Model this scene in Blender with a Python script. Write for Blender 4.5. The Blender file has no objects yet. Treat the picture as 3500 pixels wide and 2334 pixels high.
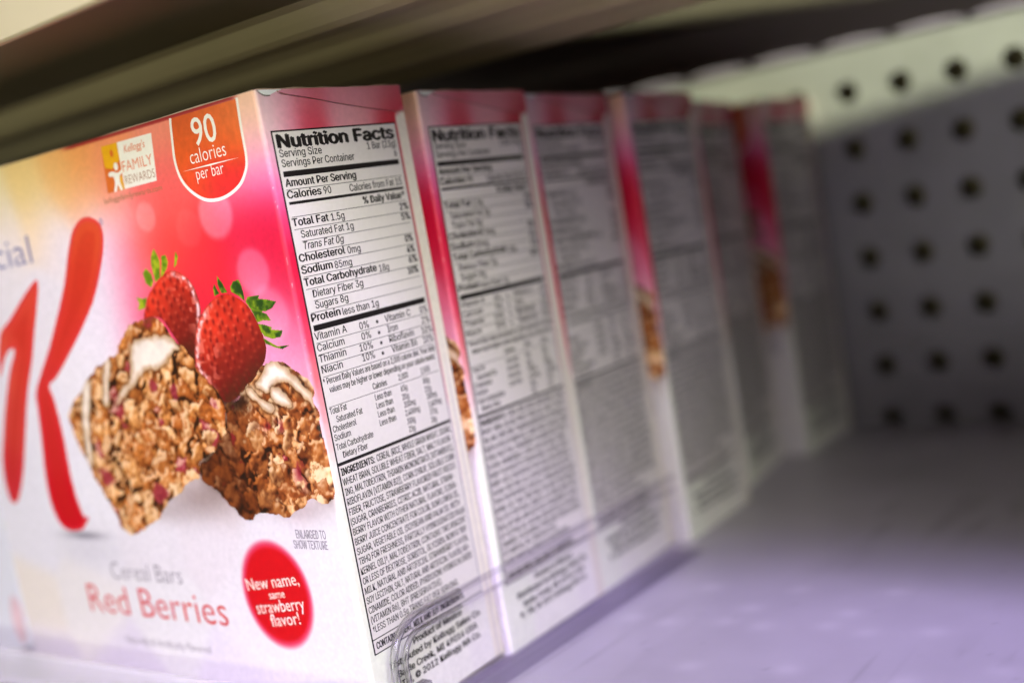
import bpy, math, os, random
import numpy as np
from mathutils import Matrix, Vector

C = bpy.context.scene.collection
scene = bpy.context.scene
MM = 0.001

# ------------------------------------------------------------------ camera
cam_data = bpy.data.cameras.new('camera')
cam = bpy.data.objects.new('camera', cam_data)
C.objects.link(cam)
R = ((0.7958, -0.07266146, -0.60118439),
     (0.5796443, -0.19591948, 0.79096653),
     (-0.17525652, -0.97792427, -0.11379492))
m = Matrix.Identity(4)
for i in range(3):
    m[i][0], m[i][1], m[i][2] = R[i][0], -R[i][1], -R[i][2]
m[0][3], m[1][3], m[2][3] = 0.162, -0.150, 0.0962
cam.matrix_world = m
cam_data.sensor_width = 36.0
cam_data.lens = 41.05
cam_data.clip_start = 0.01
cam_data.clip_end = 20.0
cam_data.dof.use_dof = True
cam_data.dof.focus_distance = 0.2235
cam_data.dof.aperture_fstop = 5.6
cam_data.dof.aperture_blades = 0
scene.camera = cam

# ------------------------------------------------------------------ light
world = bpy.data.worlds.new('World')
scene.world = world
world.use_nodes = True
bg = world.node_tree.nodes['Background']
bg.inputs['Color'].default_value = (0.62, 0.58, 0.60, 1)
bg.inputs['Strength'].default_value = 0.03


def area_lamp(name, loc, target, sx, sy, power, col, spread=180):
    d = bpy.data.lights.new(name, 'AREA')
    d.shape = 'RECTANGLE'
    d.size, d.size_y = sx, sy
    d.energy = power
    d.color = col
    d.spread = math.radians(spread)
    o = bpy.data.objects.new(name, d)
    C.objects.link(o)
    o.location = loc
    v = Vector(target) - Vector(loc)
    o.rotation_euler = v.to_track_quat('-Z', 'Y').to_euler()
    return o


# cool ceiling tubes of the aisle, high in front and to the right of the shelf
area_lamp('aisle_ceiling_light', (0.66, -0.88, 1.04), (0.18, 0.050, 0.0), 0.30, 0.26, 0.86, (0.62, 0.50, 1.0), 26)
# neutral light from the right of the aisle, level with the shelf
area_lamp('aisle_side_light', (0.30, -0.24, 0.235), (-0.05, -0.03, 0.05), 0.20, 0.16, 0.355, (1.0, 1.0, 0.90), 64)
# warm aisle light from the front, low enough to reach under the upper shelf
area_lamp('aisle_front_light', (-0.55, -0.95, 0.42), (-0.06, 0.0, 0.07), 0.45, 0.35, 0.8, (1.0, 0.92, 0.72))
# added fill lamp in front near deck level, brightens underside and carton fronts
area_lamp('low_front_fill', (-0.15, -1.10, -0.05), (0.0, 0.08, 0.12), 1.0, 0.22, 4.7, (0.96, 1.0, 0.84))
# light from above the unit that falls down the pegboard through the slot behind the upper shelf
area_lamp('rear_ceiling_light', (0.12, -0.02, 1.35), (0.08, 0.27, 0.12), 0.05, 0.04, 5.0, (0.88, 1.0, 0.58), 45)

scene.view_settings.view_transform = 'Standard'
scene.view_settings.look = 'None'
scene.view_settings.exposure = 0.0
scene.view_settings.gamma = 1.0
scene.view_settings.use_curve_mapping = False
scene.cycles.max_bounces = 10
scene.cycles.transparent_max_bounces = 12
scene.cycles.caustics_refractive = False
scene.cycles.caustics_reflective = False

# ------------------------------------------------------------------ helpers
rng = np.random.default_rng(7)
random.seed(3)


def lin(c):
    c = np.asarray(c, dtype=float) / 255.0
    return np.where(c <= 0.04045, c / 12.92, ((c + 0.055) / 1.055) ** 2.4)


def sst(a, b, x):
    t = np.clip((x - a) / (b - a), 0, 1)
    return t * t * (3 - 2 * t)


def value_noise(X, Y, scale, seed):
    r = np.random.default_rng(seed)
    g = r.random((64, 64))
    x = X / scale
    y = Y / scale
    xi = np.floor(x).astype(int)
    yi = np.floor(y).astype(int)
    fx = x - xi
    fy = y - yi
    fx = fx * fx * (3 - 2 * fx)
    fy = fy * fy * (3 - 2 * fy)
    a = g[xi % 64, yi % 64]
    b = g[(xi + 1) % 64, yi % 64]
    c = g[xi % 64, (yi + 1) % 64]
    d = g[(xi + 1) % 64, (yi + 1) % 64]
    return (a * (1 - fx) + b * fx) * (1 - fy) + (c * (1 - fx) + d * fx) * fy


def fbm(X, Y, scale, seed, n=4):
    s = 0
    amp = 0.5
    for k in range(n):
        s = s + amp * value_noise(X, Y, scale / 2 ** k, seed + k)
        amp *= 0.5
    return s / (1 - 0.5 ** n)


def poly_sdf(poly, X, Y):
    """signed distance to a closed polygon, negative inside"""
    p = np.asarray(poly, float)
    q = np.roll(p, -1, axis=0)
    d = np.full(X.shape, 1e9)
    inside = np.zeros(X.shape, bool)
    for (ax, ay), (bx, by) in zip(p, q):
        ex, ey = bx - ax, by - ay
        wx, wy = X - ax, Y - ay
        t = np.clip((wx * ex + wy * ey) / (ex * ex + ey * ey + 1e-12), 0, 1)
        d = np.minimum(d, np.hypot(wx - ex * t, wy - ey * t))
        c = ((ay > Y) != (by > Y)) & (X < ex * (Y - ay) / ((by - ay) if by != ay else 1e-9) + ax)
        inside ^= c
    return np.where(inside, -d, d)


def spline(pts, n=6, closed=True):
    """Catmull-Rom through the points"""
    p = np.asarray(pts, float)
    out = []
    N = len(p)
    for i in range(N if closed else N - 1):
        if closed:
            p0, p1, p2, p3 = p[(i - 1) % N], p[i], p[(i + 1) % N], p[(i + 2) % N]
        else:
            p0, p1, p2, p3 = p[max(i - 1, 0)], p[i], p[i + 1], p[min(i + 2, N - 1)]
        for k in range(n):
            t = k / n
            out.append(0.5 * ((2 * p1) + (-p0 + p2) * t + (2 * p0 - 5 * p1 + 4 * p2 - p3) * t * t
                              + (-p0 + 3 * p1 - 3 * p2 + p3) * t ** 3))
    if not closed:
        out.append(p[-1])
    return np.array(out)


def rbf(pts, X, Y, s):
    num = np.zeros(X.shape + (3,))
    den = np.zeros(X.shape)
    mn = np.full(X.shape, 1e9)
    for x, y, c in pts:
        mn = np.minimum(mn, (X - x) ** 2 + (Y - y) ** 2)
    for x, y, c in pts:
        w = np.exp(-((X - x) ** 2 + (Y - y) ** 2 - mn) / (2 * s * s))
        num += w[..., None] * np.asarray(c, float)
        den += w
    return num / den[..., None]


def mix(a, b, t):
    return a * (1 - t[..., None]) + np.asarray(b, float) * t[..., None]


# ------------------------------------------------------------------ materials
def material(name, col, rough=0.5, metal=0.0, var=0.06, scale=120.0, bump=0.0, spec=0.5, coat=0.0):
    mt = bpy.data.materials.new(name)
    mt.use_nodes = True
    nt = mt.node_tree
    b = nt.nodes['Principled BSDF']
    tc = nt.nodes.new('ShaderNodeTexCoord')
    nz = nt.nodes.new('ShaderNodeTexNoise')
    nz.inputs['Scale'].default_value = scale
    nz.inputs['Detail'].default_value = 5
    nt.links.new(tc.outputs['Object'], nz.inputs['Vector'])
    mr = nt.nodes.new('ShaderNodeMapRange')
    mr.inputs['From Min'].default_value = 0.3
    mr.inputs['From Max'].default_value = 0.7
    mr.inputs['To Min'].default_value = 1 - var
    mr.inputs['To Max'].default_value = 1 + var
    nt.links.new(nz.outputs['Fac'], mr.inputs['Value'])
    mx = nt.nodes.new('ShaderNodeMix')
    mx.data_type = 'RGBA'
    mx.blend_type = 'MULTIPLY'
    mx.inputs['Factor'].default_value = 1
    if col is None:
        at = nt.nodes.new('ShaderNodeAttribute')
        at.attribute_name = 'print'
        nt.links.new(at.outputs['Color'], mx.inputs['A'])
    else:
        l = lin(col)
        mx.inputs['A'].default_value = (l[0], l[1], l[2], 1)
    nt.links.new(mr.outputs['Result'], mx.inputs['B'])
    nt.links.new(mx.outputs['Result'], b.inputs['Base Color'])
    b.inputs['Roughness'].default_value = rough
    b.inputs['Metallic'].default_value = metal
    b.inputs['Specular IOR Level'].default_value = spec
    b.inputs['Coat Weight'].default_value = coat
    if bump:
        bp = nt.nodes.new('ShaderNodeBump')
        bp.inputs['Strength'].default_value = bump
        bp.inputs['Distance'].default_value = 0.0004
        nt.links.new(nz.outputs['Fac'], bp.inputs['Height'])
        nt.links.new(bp.outputs['Normal'], b.inputs['Normal'])
    return mt


def clear_plastic(name, tint=(0.98, 0.975, 0.99), rough=0.03, clear=0.5):
    mt = bpy.data.materials.new(name)
    mt.use_nodes = True
    nt = mt.node_tree
    b = nt.nodes['Principled BSDF']
    b.inputs['Base Color'].default_value = (*tint, 1)
    b.inputs['Transmission Weight'].default_value = 1.0
    b.inputs['IOR'].default_value = 1.49
    tc = nt.nodes.new('ShaderNodeTexCoord')
    nz = nt.nodes.new('ShaderNodeTexNoise')
    nz.inputs['Scale'].default_value = 300
    nt.links.new(tc.outputs['Object'], nz.inputs['Vector'])
    mr = nt.nodes.new('ShaderNodeMapRange')
    mr.inputs['To Min'].default_value = rough * 0.5
    mr.inputs['To Max'].default_value = rough * 2
    nt.links.new(nz.outputs['Fac'], mr.inputs['Value'])
    nt.links.new(mr.outputs['Result'], b.inputs['Roughness'])
    tr = nt.nodes.new('ShaderNodeBsdfTransparent')
    tr.inputs['Color'].default_value = (0.95, 0.94, 0.97, 1)
    mx = nt.nodes.new('ShaderNodeMixShader')
    mx.inputs[0].default_value = clear
    nt.links.new(b.outputs[0], mx.inputs[1])
    nt.links.new(tr.outputs[0], mx.inputs[2])
    nt.links.new(mx.outputs[0], nt.nodes['Material Output'].inputs['Surface'])
    return mt


def thin_clear(name, tint=(0.965, 0.955, 0.98)):
    """thin clear sheet: lets the view and the light through and keeps a fresnel reflection"""
    mt = bpy.data.materials.new(name)
    mt.use_nodes = True
    nt = mt.node_tree
    nt.nodes.remove(nt.nodes['Principled BSDF'])
    out = nt.nodes['Material Output']
    tr = nt.nodes.new('ShaderNodeBsdfTransparent')
    tr.inputs['Color'].default_value = (*tint, 1)
    gl = nt.nodes.new('ShaderNodeBsdfGlossy')
    gl.inputs['Roughness'].default_value = 0.06
    fr = nt.nodes.new('ShaderNodeLayerWeight')
    fr.inputs['Blend'].default_value = 0.05
    tc = nt.nodes.new('ShaderNodeTexCoord')
    nz = nt.nodes.new('ShaderNodeTexNoise')
    nz.inputs['Scale'].default_value = 40
    nt.links.new(tc.outputs['Object'], nz.inputs['Vector'])
    bp = nt.nodes.new('ShaderNodeBump')
    bp.inputs['Strength'].default_value = 0.05
    bp.inputs['Distance'].default_value = 0.001
    nt.links.new(nz.outputs['Fac'], bp.inputs['Height'])
    nt.links.new(bp.outputs['Normal'], gl.inputs['Normal'])
    mx = nt.nodes.new('ShaderNodeMixShader')
    nt.links.new(fr.outputs['Fresnel'], mx.inputs[0])
    nt.links.new(tr.outputs[0], mx.inputs[1])
    nt.links.new(gl.outputs[0], mx.inputs[2])
    nt.links.new(mx.outputs[0], out.inputs['Surface'])
    return mt


def milky_clear(name):
    """slightly cloudy clear plastic, scratched by use"""
    mt = thin_clear(name)
    nt = mt.node_tree
    out = nt.nodes['Material Output']
    old = out.inputs['Surface'].links[0].from_socket
    df = nt.nodes.new('ShaderNodeBsdfDiffuse')
    df.inputs['Color'].default_value = (0.86, 0.82, 0.88, 1)
    mx = nt.nodes.new('ShaderNodeMixShader')
    mx.inputs[0].default_value = 0.42
    nt.links.new(old, mx.inputs[1])
    nt.links.new(df.outputs[0], mx.inputs[2])
    nt.links.new(mx.outputs[0], out.inputs['Surface'])
    return mt


PRINT = material('printed_carton', None, rough=0.38, var=0.035, scale=900, bump=0.05, spec=0.35)
INK = material('black_ink', (30, 26, 26), rough=0.45, var=0.1, scale=900, spec=0.3)
GREY_INK = material('grey_ink', (150, 140, 150), rough=0.45, scale=900, spec=0.3)
BLUE_INK = material('blue_grey_ink', (120, 116, 160), rough=0.45, scale=900, spec=0.3)
RED_INK = material('red_ink', (212, 40, 44), rough=0.4, scale=900, spec=0.3)
WHITE_INK = material('white_ink', (246, 238, 226), rough=0.42, var=0.03, scale=900, spec=0.3)
ORANGE_INK = material('orange_ink', (226, 110, 40), rough=0.42, scale=900, spec=0.3)
BROWN_INK = material('brown_ink', (170, 120, 80), rough=0.42, scale=900, spec=0.3)


# ------------------------------------------------------------------ meshes
def link(name, me, mat, parent=None):
    o = bpy.data.objects.new(name, me)
    C.objects.link(o)
    if mat is not None and not me.materials:
        me.materials.append(mat)
    if parent is not None:
        o.parent = parent
    return o


def raw_mesh(name, co, loops, starts, totals, smooth=True, cols=None):
    me = bpy.data.meshes.new(name)
    me.vertices.add(len(co))
    me.vertices.foreach_set('co', np.asarray(co, np.float32).ravel())
    me.loops.add(len(loops))
    me.loops.foreach_set('vertex_index', np.asarray(loops, np.int32))
    me.polygons.add(len(starts))
    me.polygons.foreach_set('loop_start', np.asarray(starts, np.int32))
    me.polygons.foreach_set('loop_total', np.asarray(totals, np.int32))
    me.update(calc_edges=True)
    me.validate()
    me.polygons.foreach_set('use_smooth', np.full(len(me.polygons), smooth))
    if cols is not None:
        at = me.attributes.new('print', 'FLOAT_COLOR', 'POINT')
        buf = np.ones((len(co), 4), np.float32)
        buf[:, :3] = cols
        at.data.foreach_set('color', buf.ravel())
    return me


def quads_mesh(name, co, quads, smooth=True, cols=None):
    quads = np.asarray(quads, np.int32)
    n = len(quads)
    return raw_mesh(name, co, quads.ravel(), np.arange(n) * 4, np.full(n, 4), smooth, cols)


def poly_mesh(name, verts, faces, smooth=False):
    me = bpy.data.meshes.new(name)
    me.from_pydata([tuple(v) for v in verts], [], faces)
    me.update()
    if smooth:
        me.polygons.foreach_set('use_smooth', np.ones(len(me.polygons), bool))
    return me


def box_geo(x0, x1, y0, y1, z0, z1):
    v = [(x0, y0, z0), (x1, y0, z0), (x1, y1, z0), (x0, y1, z0), (x0, y0, z1), (x1, y0, z1), (x1, y1, z1), (x0, y1, z1)]
    f = [(0, 3, 2, 1), (4, 5, 6, 7), (0, 1, 5, 4), (1, 2, 6, 5), (2, 3, 7, 6), (3, 0, 4, 7)]
    return v, f


def thing(name, label, cat, loc=(0, 0, 0), rot=(0, 0, 0), group=None):
    o = bpy.data.objects.new(name, None)
    C.objects.link(o)
    o.empty_display_size = 0.01
    o.location = loc
    o.rotation_euler = rot
    o['label'] = label
    o['category'] = cat
    if group:
        o['group'] = group
    return o


def tag(o, label, cat, group=None):
    o['label'] = label
    o['category'] = cat
    if group:
        o['group'] = group
    return o


def structure(o):
    o['kind'] = 'structure'
    return o

# ------------------------------------------------------------------ the shelf
SLOPE = 0.036          # the deck falls slightly towards the back
PEG_Y = 274.5


def deck_z(y):
    return -SLOPE * y


def build_deck():
    xs = np.concatenate([np.arange(-420, -20, 6.0), np.arange(-20, 180, 1.0), np.arange(180, 421, 6.0)])
    ys = np.concatenate([np.arange(-14, 150, 1.0), np.arange(150, 284, 4.0)])
    X, Y = np.meshgrid(xs, ys, indexing='ij')
    base = np.zeros(X.shape + (3,)) + np.array([180., 174., 186.])
    n = fbm(X, Y, 40, 11)
    base *= (0.93 + 0.14 * n)[..., None]
    # scuffs left by sliding cartons, and dust specks
    sc = sst(0.62, 0.80, value_noise(X * 1.0 + 31, Y * 0.10 + 7, 3.0, 17)) * sst(0.45, 0.7, fbm(X, Y, 50, 19))
    base *= (1 - 0.10 * sc)[..., None]
    base *= (1 - 0.07 * sst(0.94, 0.98, value_noise(X + 5, Y + 9, 3.2, 23)))[..., None]
    # pale round spots in the paint
    spots = SPOTS
    for sx, sy, r in spots:
        w = np.exp(-((X - sx) ** 2 + (Y - sy) ** 2) / (2 * r * r))
        base = mix(base, (232, 226, 236), 0.28 * w)
    Z = deck_z(Y)
    co = np.stack([X, Y, Z], -1).reshape(-1, 3) * MM
    nx, ny = X.shape
    i = np.arange(nx * ny).reshape(nx, ny)
    q = np.stack([i[:-1, :-1], i[1:, :-1], i[1:, 1:], i[:-1, 1:]], -1).reshape(-1, 4)
    me = quads_mesh('shelf_deck', co, q, True, lin(base.reshape(-1, 3)))
    mt = material('deck_paint', None, rough=0.34, var=0.04, scale=60, bump=0.03, spec=0.4)
    return structure(link('shelf_deck', me, mt))


SPOTS = [(25, 92, 2.0), (47, 94, 2.0), (69, 96, 2.0), (16, 69, 2.0), (26, 68, 2.0), (39, 71, 2.0), (48, 70, 2.0), (62, 73, 2.0), (71, 71, 2.0), (84, 74, 2.0), (63, 49, 2.0), (101, 58, 2.0), (43, 46, 2.0), (86, 49, 2.0), (41, 80, 2.0), (64, 81, 2.0)]
deck = build_deck()

# steel front edge below the deck and the beige price channel clipped on it
EDGE = material('white_steel', (226, 220, 228), rough=0.35, var=0.03, scale=80)
v, f = box_geo(-420 * MM, 420 * MM, -15 * MM, -14 * MM, -34 * MM, 1.5 * MM)
edge = structure(link('shelf_front_edge', poly_mesh('shelf_front_edge', v, f), EDGE))
BEIGE = material('beige_plastic', (236, 214, 178), rough=0.4, var=0.03, scale=60)
prof = [(-15.2, 1.0), (-17, 1.2), (-18.2, 0.2), (-18.6, -4), (-18.6, -30), (-15.2, -32)]


def extrude_x(prof, x0, x1, closed=True, nseg=1):
    n = len(prof)
    vs = []
    for k in range(nseg + 1):
        x = x0 + (x1 - x0) * k / nseg
        vs += [(x * MM, y * MM, z * MM) for y, z in prof]
    fs = []
    for k in range(nseg):
        for i in range(n if closed else n - 1):
            j = (i + 1) % n
            fs.append((k * n + i, k * n + j, (k + 1) * n + j, (k + 1) * n + i))
    if closed:
        fs.append(tuple(range(n - 1, -1, -1)))
        fs.append(tuple(nseg * n + i for i in range(n)))
    return vs, fs


v, f = extrude_x(prof, -420, 420)
ch = link('price_channel', poly_mesh('price_channel', v, f), BEIGE)
tag(ch, 'beige price channel along the front edge of the lower shelf', 'price channel')

# clear lip that keeps the cartons on the shelf
CLEAR = clear_plastic('clear_plastic')
CLEARER = clear_plastic('clear_plastic_edge', clear=0.86)
THIN = thin_clear('thin_clear_plastic')
MILKY = milky_clear('cloudy_plastic')
SHADE_TINT = thin_clear('shade_tint', (0.74, 0.72, 0.78))
prof = [(-13.8, 0.8), (-13.8, 1.8), (-9.4, 1.8), (-8.6, 2.4), (-8.3, 3.2), (-8.3, 9.6), (-7.9, 10.3), (-7.2, 10.3), (-6.8, 9.6), (-6.8, 2.2), (-7.2, 1.2), (-8.2, 0.8)]
v, f = extrude_x(prof, -420, 420)
lip = link('clear_lip', poly_mesh('clear_lip', v, f, False), MILKY)
tag(lip, 'low clear plastic lip running along the shelf front', 'shelf lip')


# ------------------------------------------------------------------ pegboard
def build_pegboard():
    pitch_x, pitch_z = 19.3, 20.25
    cx0, cz0 = 10.0, 114.8
    ncol0, ncol1 = -24, 20
    nrow0, nrow1 = -7, 5
    rad = 4.1
    seg = 20
    ang = np.arange(seg) * 2 * math.pi / seg
    vs, fs = [], []
    y0, y1 = PEG_Y * MM, (PEG_Y + 3.2) * MM
    # square ring of points around every hole: project angles to the cell border
    for c in range(ncol0, ncol1 + 1):
        for r in range(nrow0, nrow1 + 1):
            cx = cx0 + c * pitch_x
            cz = cz0 + r * pitch_z
            b = len(vs)
            hx, hz = pitch_x / 2, pitch_z / 2
            for a in ang:
                vs.append(((cx + rad * math.cos(a)) * MM, y0, (cz + rad * math.sin(a)) * MM))
            for a in ang:
                vs.append(((cx + rad * math.cos(a)) * MM, y1, (cz + rad * math.sin(a)) * MM))
            o = len(vs)
            for k in range(seg):
                a = ang[k]
                s = min(hx / max(abs(math.cos(a)), 1e-9), hz / max(abs(math.sin(a)), 1e-9))
                vs.append(((cx + s * math.cos(a)) * MM, y0, (cz + s * math.sin(a)) * MM))
            corner = []
            for sx, sz in ((1, 1), (-1, 1), (-1, -1), (1, -1)):
                corner.append(len(vs))
                vs.append(((cx + sx * hx) * MM, y0, (cz + sz * hz) * MM))
            cang = [math.atan2(hz, hx), math.pi - math.atan2(hz, hx), math.pi + math.atan2(hz, hx), 2 * math.pi - math.atan2(hz, hx)]
            for k in range(seg):
                j = (k + 1) % seg
                a0, a1 = ang[k], ang[k] + 2 * math.pi / seg
                mid = [corner[q] for q in range(4) if a0 < cang[q] < a1]
                fs.append((b + k, o + k, *mid, o + j, b + j))
                fs.append((b + k, b + j, b + seg + j, b + seg + k))
    return poly_mesh('pegboard', vs, fs)


PEG = material('pegboard_paint', (150, 145, 154), rough=0.5, var=0.10, scale=40, bump=0.04)
peg = thing('pegboard', 'grey perforated pegboard panel closing the back of the shelf', 'pegboard', (0, PEG_Y * MM, 0))
_p = link('panel', build_pegboard(), PEG, peg)
_p.location = (0, -PEG_Y * MM, 0)
LILAC = material('lilac_glow_paint', (160, 144, 176), rough=0.45, var=0.05, scale=60)
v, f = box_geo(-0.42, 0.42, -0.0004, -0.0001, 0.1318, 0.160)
link('painted_glow_strip', poly_mesh('painted_glow_strip', v, f), LILAC, peg)  # lilac glow at the top of the board, painted as a strip
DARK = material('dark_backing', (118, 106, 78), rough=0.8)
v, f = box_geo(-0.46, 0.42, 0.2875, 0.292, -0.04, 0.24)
structure(link('rear_wall', poly_mesh('rear_wall', v, f), DARK))

# ------------------------------------------------------------------ upper shelf
up = thing('upper_shelf', 'dark steel shelf overhead with a cream front rail and ribbed underside', 'shelf', (0, -0.0265, 0.141))
CREAM = material('cream_rail', (206, 194, 156), rough=0.4, var=0.03, scale=50)
UNDER = material('brown_steel', (182, 168, 126), rough=0.55, var=0.06, scale=30, spec=0.4)
DARKST = material('dark_steel', (104, 92, 88), rough=0.6, var=0.06, scale=30)
oy, oz = -26.5, 141.0


def shelf_part(name, prof, mat, x0=-420, x1=420, closed=True):
    pr = [(y - oy, z - oz) for y, z in prof]
    v, f = extrude_x(pr, x0, x1, closed)
    return link(name, poly_mesh(name, v, f, False), mat, up)


shelf_part('front_rail', [(-26.5, 141.4), (-26.1, 141.0), (-24.8, 141.0), (-24.6, 146), (-24.6, 196), (-31, 196), (-30.6, 190), (-27.4, 152), (-26.9, 150.4), (-26.5, 149.6)], CREAM)
und = [(20.2, 142.6), (24, 142.2), (27, 140.6), (30, 139.2), (33, 138.6), (36, 138.8), (40, 139.8), (46, 140.2), (54, 139.6),
       (58, 138.4), (62, 137.6), (66, 138.0), (74, 138.2), (82, 137.2), (86, 136.2), (90, 136.0), (94, 136.8), (100, 136.9), (106, 136.0), (110, 135.4), (113, 135.6), (114, 138), (114, 176), (20.2, 176)]
shelf_part('ribbed_underside', und, UNDER)
UNDER_SHADED = material('shaded_brown_steel', (112, 100, 66), rough=0.5, var=0.08, scale=30)  # darker copy of the underside steel, shade behind the rail put into the colour
shelf_part('shaded_underside_front', [(-24.4, 143.0), (-22, 142.4), (14, 142.4), (20, 142.6), (20, 176), (-24.4, 176)], UNDER_SHADED)
shelf_part('top_plate', [(114.2, 166), (250, 166), (250, 176), (114.2, 176)], DARKST)


def build_flange():
    # rear flange with arched notches along its lower edge; it opens a little towards the left
    pitch = 25.5
    arc = []
    x = -400.0
    while x < 400:
        for k in range(10):
            t = k / 10
            arc.append((x + t * pitch, 130.2 + 1.9 * math.sqrt(max(0, 1 - (2 * t - 1) ** 2))))
        x += pitch
    n = len(arc)
    vs, fs = [], []
    for dy in (0.0, 1.2):
        for ax, az in arc:
            y = PEG_Y - 17.0 + 0.026 * ax - 1.2 + dy
            vs.append((ax * MM, (y - oy) * MM, (az - oz) * MM))
            vs.append((ax * MM, (y - oy) * MM, (176 - oz) * MM))
    for i in range(n - 1):
        a = 2 * i
        fs.append((a, a + 2, a + 3, a + 1))
        b = 2 * n + a
        fs.append((b, b + 1, b + 3, b + 2))
        fs.append((a, b, b + 2, a + 2))
    return poly_mesh('notched_flange', vs, fs)


link('notched_flange', build_flange(), DARKST, up)

# ------------------------------------------------------------------ the carton
W_, D_, H_ = 120.5, 40.3, 125.0        # millimetres
RAD = 0.9


def wrap(s, z, off=0.0):
    """s < 0 runs over the front panel, s > 0 over the side panel, with a rounded fold between; off lifts a print off the board"""
    s = np.asarray(s, float)
    z = np.asarray(z, float)
    a = np.clip((s + RAD) / (2 * RAD), 0, 1) * math.pi / 2
    u = np.clip(-s / W_, 0, 1)
    w = np.clip(s / D_, 0, 1)
    zz = np.clip(z / H_, 0, 1)
    bulge = np.where(s < 0, 0.5 * np.sin(math.pi * u), 0.22 * np.sin(math.pi * w)) * np.sin(math.pi * zz)
    o = off + bulge
    x = np.where(s < -RAD, s, np.where(s > RAD, o, -RAD + (RAD + o) * np.sin(a)))
    y = np.where(s < -RAD, -o, np.where(s > RAD, s, RAD - (RAD + o) * np.cos(a)))
    return np.stack([x, y, z], -1) * MM


def sheet(name, ss, zs, col, off, mask=None, extra=None):
    S, Z = np.meshgrid(ss, zs, indexing='ij')
    co = wrap(S, Z, off).reshape(-1, 3)
    nx, ny = S.shape
    i = np.arange(nx * ny).reshape(nx, ny)
    q = np.stack([i[:-1, :-1], i[1:, :-1], i[1:, 1:], i[:-1, 1:]], -1)
    c = lin(np.clip(col.reshape(-1, 3), 0, 255))
    if mask is not None:
        mk = mask[:-1, :-1] & mask[1:, :-1] & mask[1:, 1:] & mask[:-1, 1:]
        q = q[mk]
        used = np.unique(q)
        remap = np.full(nx * ny, -1)
        remap[used] = np.arange(len(used))
        q = remap[q]
        co = co[used]
        c = c[used]
    q = q.reshape(-1, 4)
    if extra is not None:
        ev, ef, ec = extra
        b = len(co)
        co = np.concatenate([co, np.asarray(ev) * MM])
        c = np.concatenate([c, np.repeat(lin(ec)[None], len(ev), 0)])
        q = np.concatenate([q, np.asarray(ef) + b])
    return quads_mesh(name, co, q, True, c)


FRONT_PTS = [(-115, 123, (245, 220, 170)), (-95, 123, (250, 225, 165)), (-78, 123, (252, 212, 140)), (-66, 123, (250, 185, 110)), (-57, 123, (250, 160, 85)),
             (-45, 123, (250, 150, 100)), (-30, 123, (248, 150, 120)), (-22, 123, (245, 140, 110)), (-2.5, 123, (250, 200, 165)),
             (-95, 117, (250, 228, 190)), (-78, 117, (252, 215, 150)), (-66, 117, (252, 195, 130)), (-57, 117, (252, 175, 110)), (-50, 117, (250, 150, 105)), (-28, 117, (245, 120, 105)), (-2.5, 117, (248, 190, 185)),
             (-90, 112, (248, 228, 215)), (-75, 112, (250, 222, 195)), (-58, 112, (250, 185, 150)), (-48, 112, (248, 145, 120)), (-35, 112, (248, 115, 110)), (-27, 112, (246, 100, 100)), (-3, 112, (242, 165, 195)),
             (-95, 107, (238, 228, 232)), (-70, 107, (240, 225, 228)), (-55, 107, (240, 215, 225)), (-47, 107, (242, 185, 190)), (-40, 107, (248, 110, 105)), (-30, 107, (250, 92, 82)), (-10, 107, (250, 120, 150)), (-2, 107, (238, 90, 150)),
             (-60, 100, (236, 226, 236)), (-54, 100, (240, 215, 230)), (-48, 100, (248, 140, 160)), (-42, 100, (250, 98, 92)), (-33, 100, (250, 76, 74)), (-22, 100, (248, 62, 68)), (-12, 100, (235, 25, 65)), (-6, 100, (228, 10, 60)), (-1.5, 100, (228, 30, 80)),
             (-58, 94, (238, 226, 236)), (-52, 94, (240, 190, 210)), (-47, 94, (248, 110, 140)), (-25, 94, (246, 62, 70)), (-18, 94, (236, 32, 62)), (-10, 94, (238, 80, 115)), (-5, 94, (225, 10, 60)), (-1, 94, (228, 30, 75)),
             (-58, 88, (238, 226, 236)), (-51, 88, (242, 180, 205)), (-46, 88, (246, 74, 104)), (-25, 88, (238, 38, 68)), (-8, 88, (240, 110, 150)), (-2, 88, (230, 50, 95)),
             (-62, 80, (240, 230, 238)), (-52, 80, (243, 190, 212)), (-44, 80, (240, 80, 130)), (-6, 80, (240, 150, 190)), (-1, 80, (232, 90, 125)),
             (-70, 72, (240, 232, 238)), (-50, 72, (243, 205, 222)), (-5, 72, (240, 165, 200)), (-1, 72, (238, 150, 175)),
             (-85, 62, (236, 228, 236)), (-1, 62, (240, 200, 215)), (-80, 50, (236, 230, 236)), (-10, 52, (236, 215, 225)),
             (-110, 50, (232, 226, 234)), (-90, 50, (234, 228, 236)), (-35, 50, (225, 210, 212)), (-1, 50, (235, 228, 230)),
             (-110, 40, (232, 226, 234)), (-85, 40, (230, 224, 230)), (-60, 40, (230, 222, 228)), (-40, 40, (230, 220, 226)), (-20, 40, (230, 222, 228)), (-2, 40, (232, 226, 230)),
             (-115, 20, (236, 224, 216)), (-90, 20, (234, 226, 226)), (-60, 20, (232, 226, 230)), (-30, 20, (234, 226, 232)), (-2, 20, (232, 226, 230)),
             (-115, 5, (222, 212, 224)), (-80, 5, (222, 212, 226)), (-40, 5, (228, 218, 232)), (-2, 5, (232, 226, 232)),
             (-80, 90, (236, 226, 232)), (-110, 90, (236, 226, 232)), (-110, 75, (234, 226, 234))]
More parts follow.
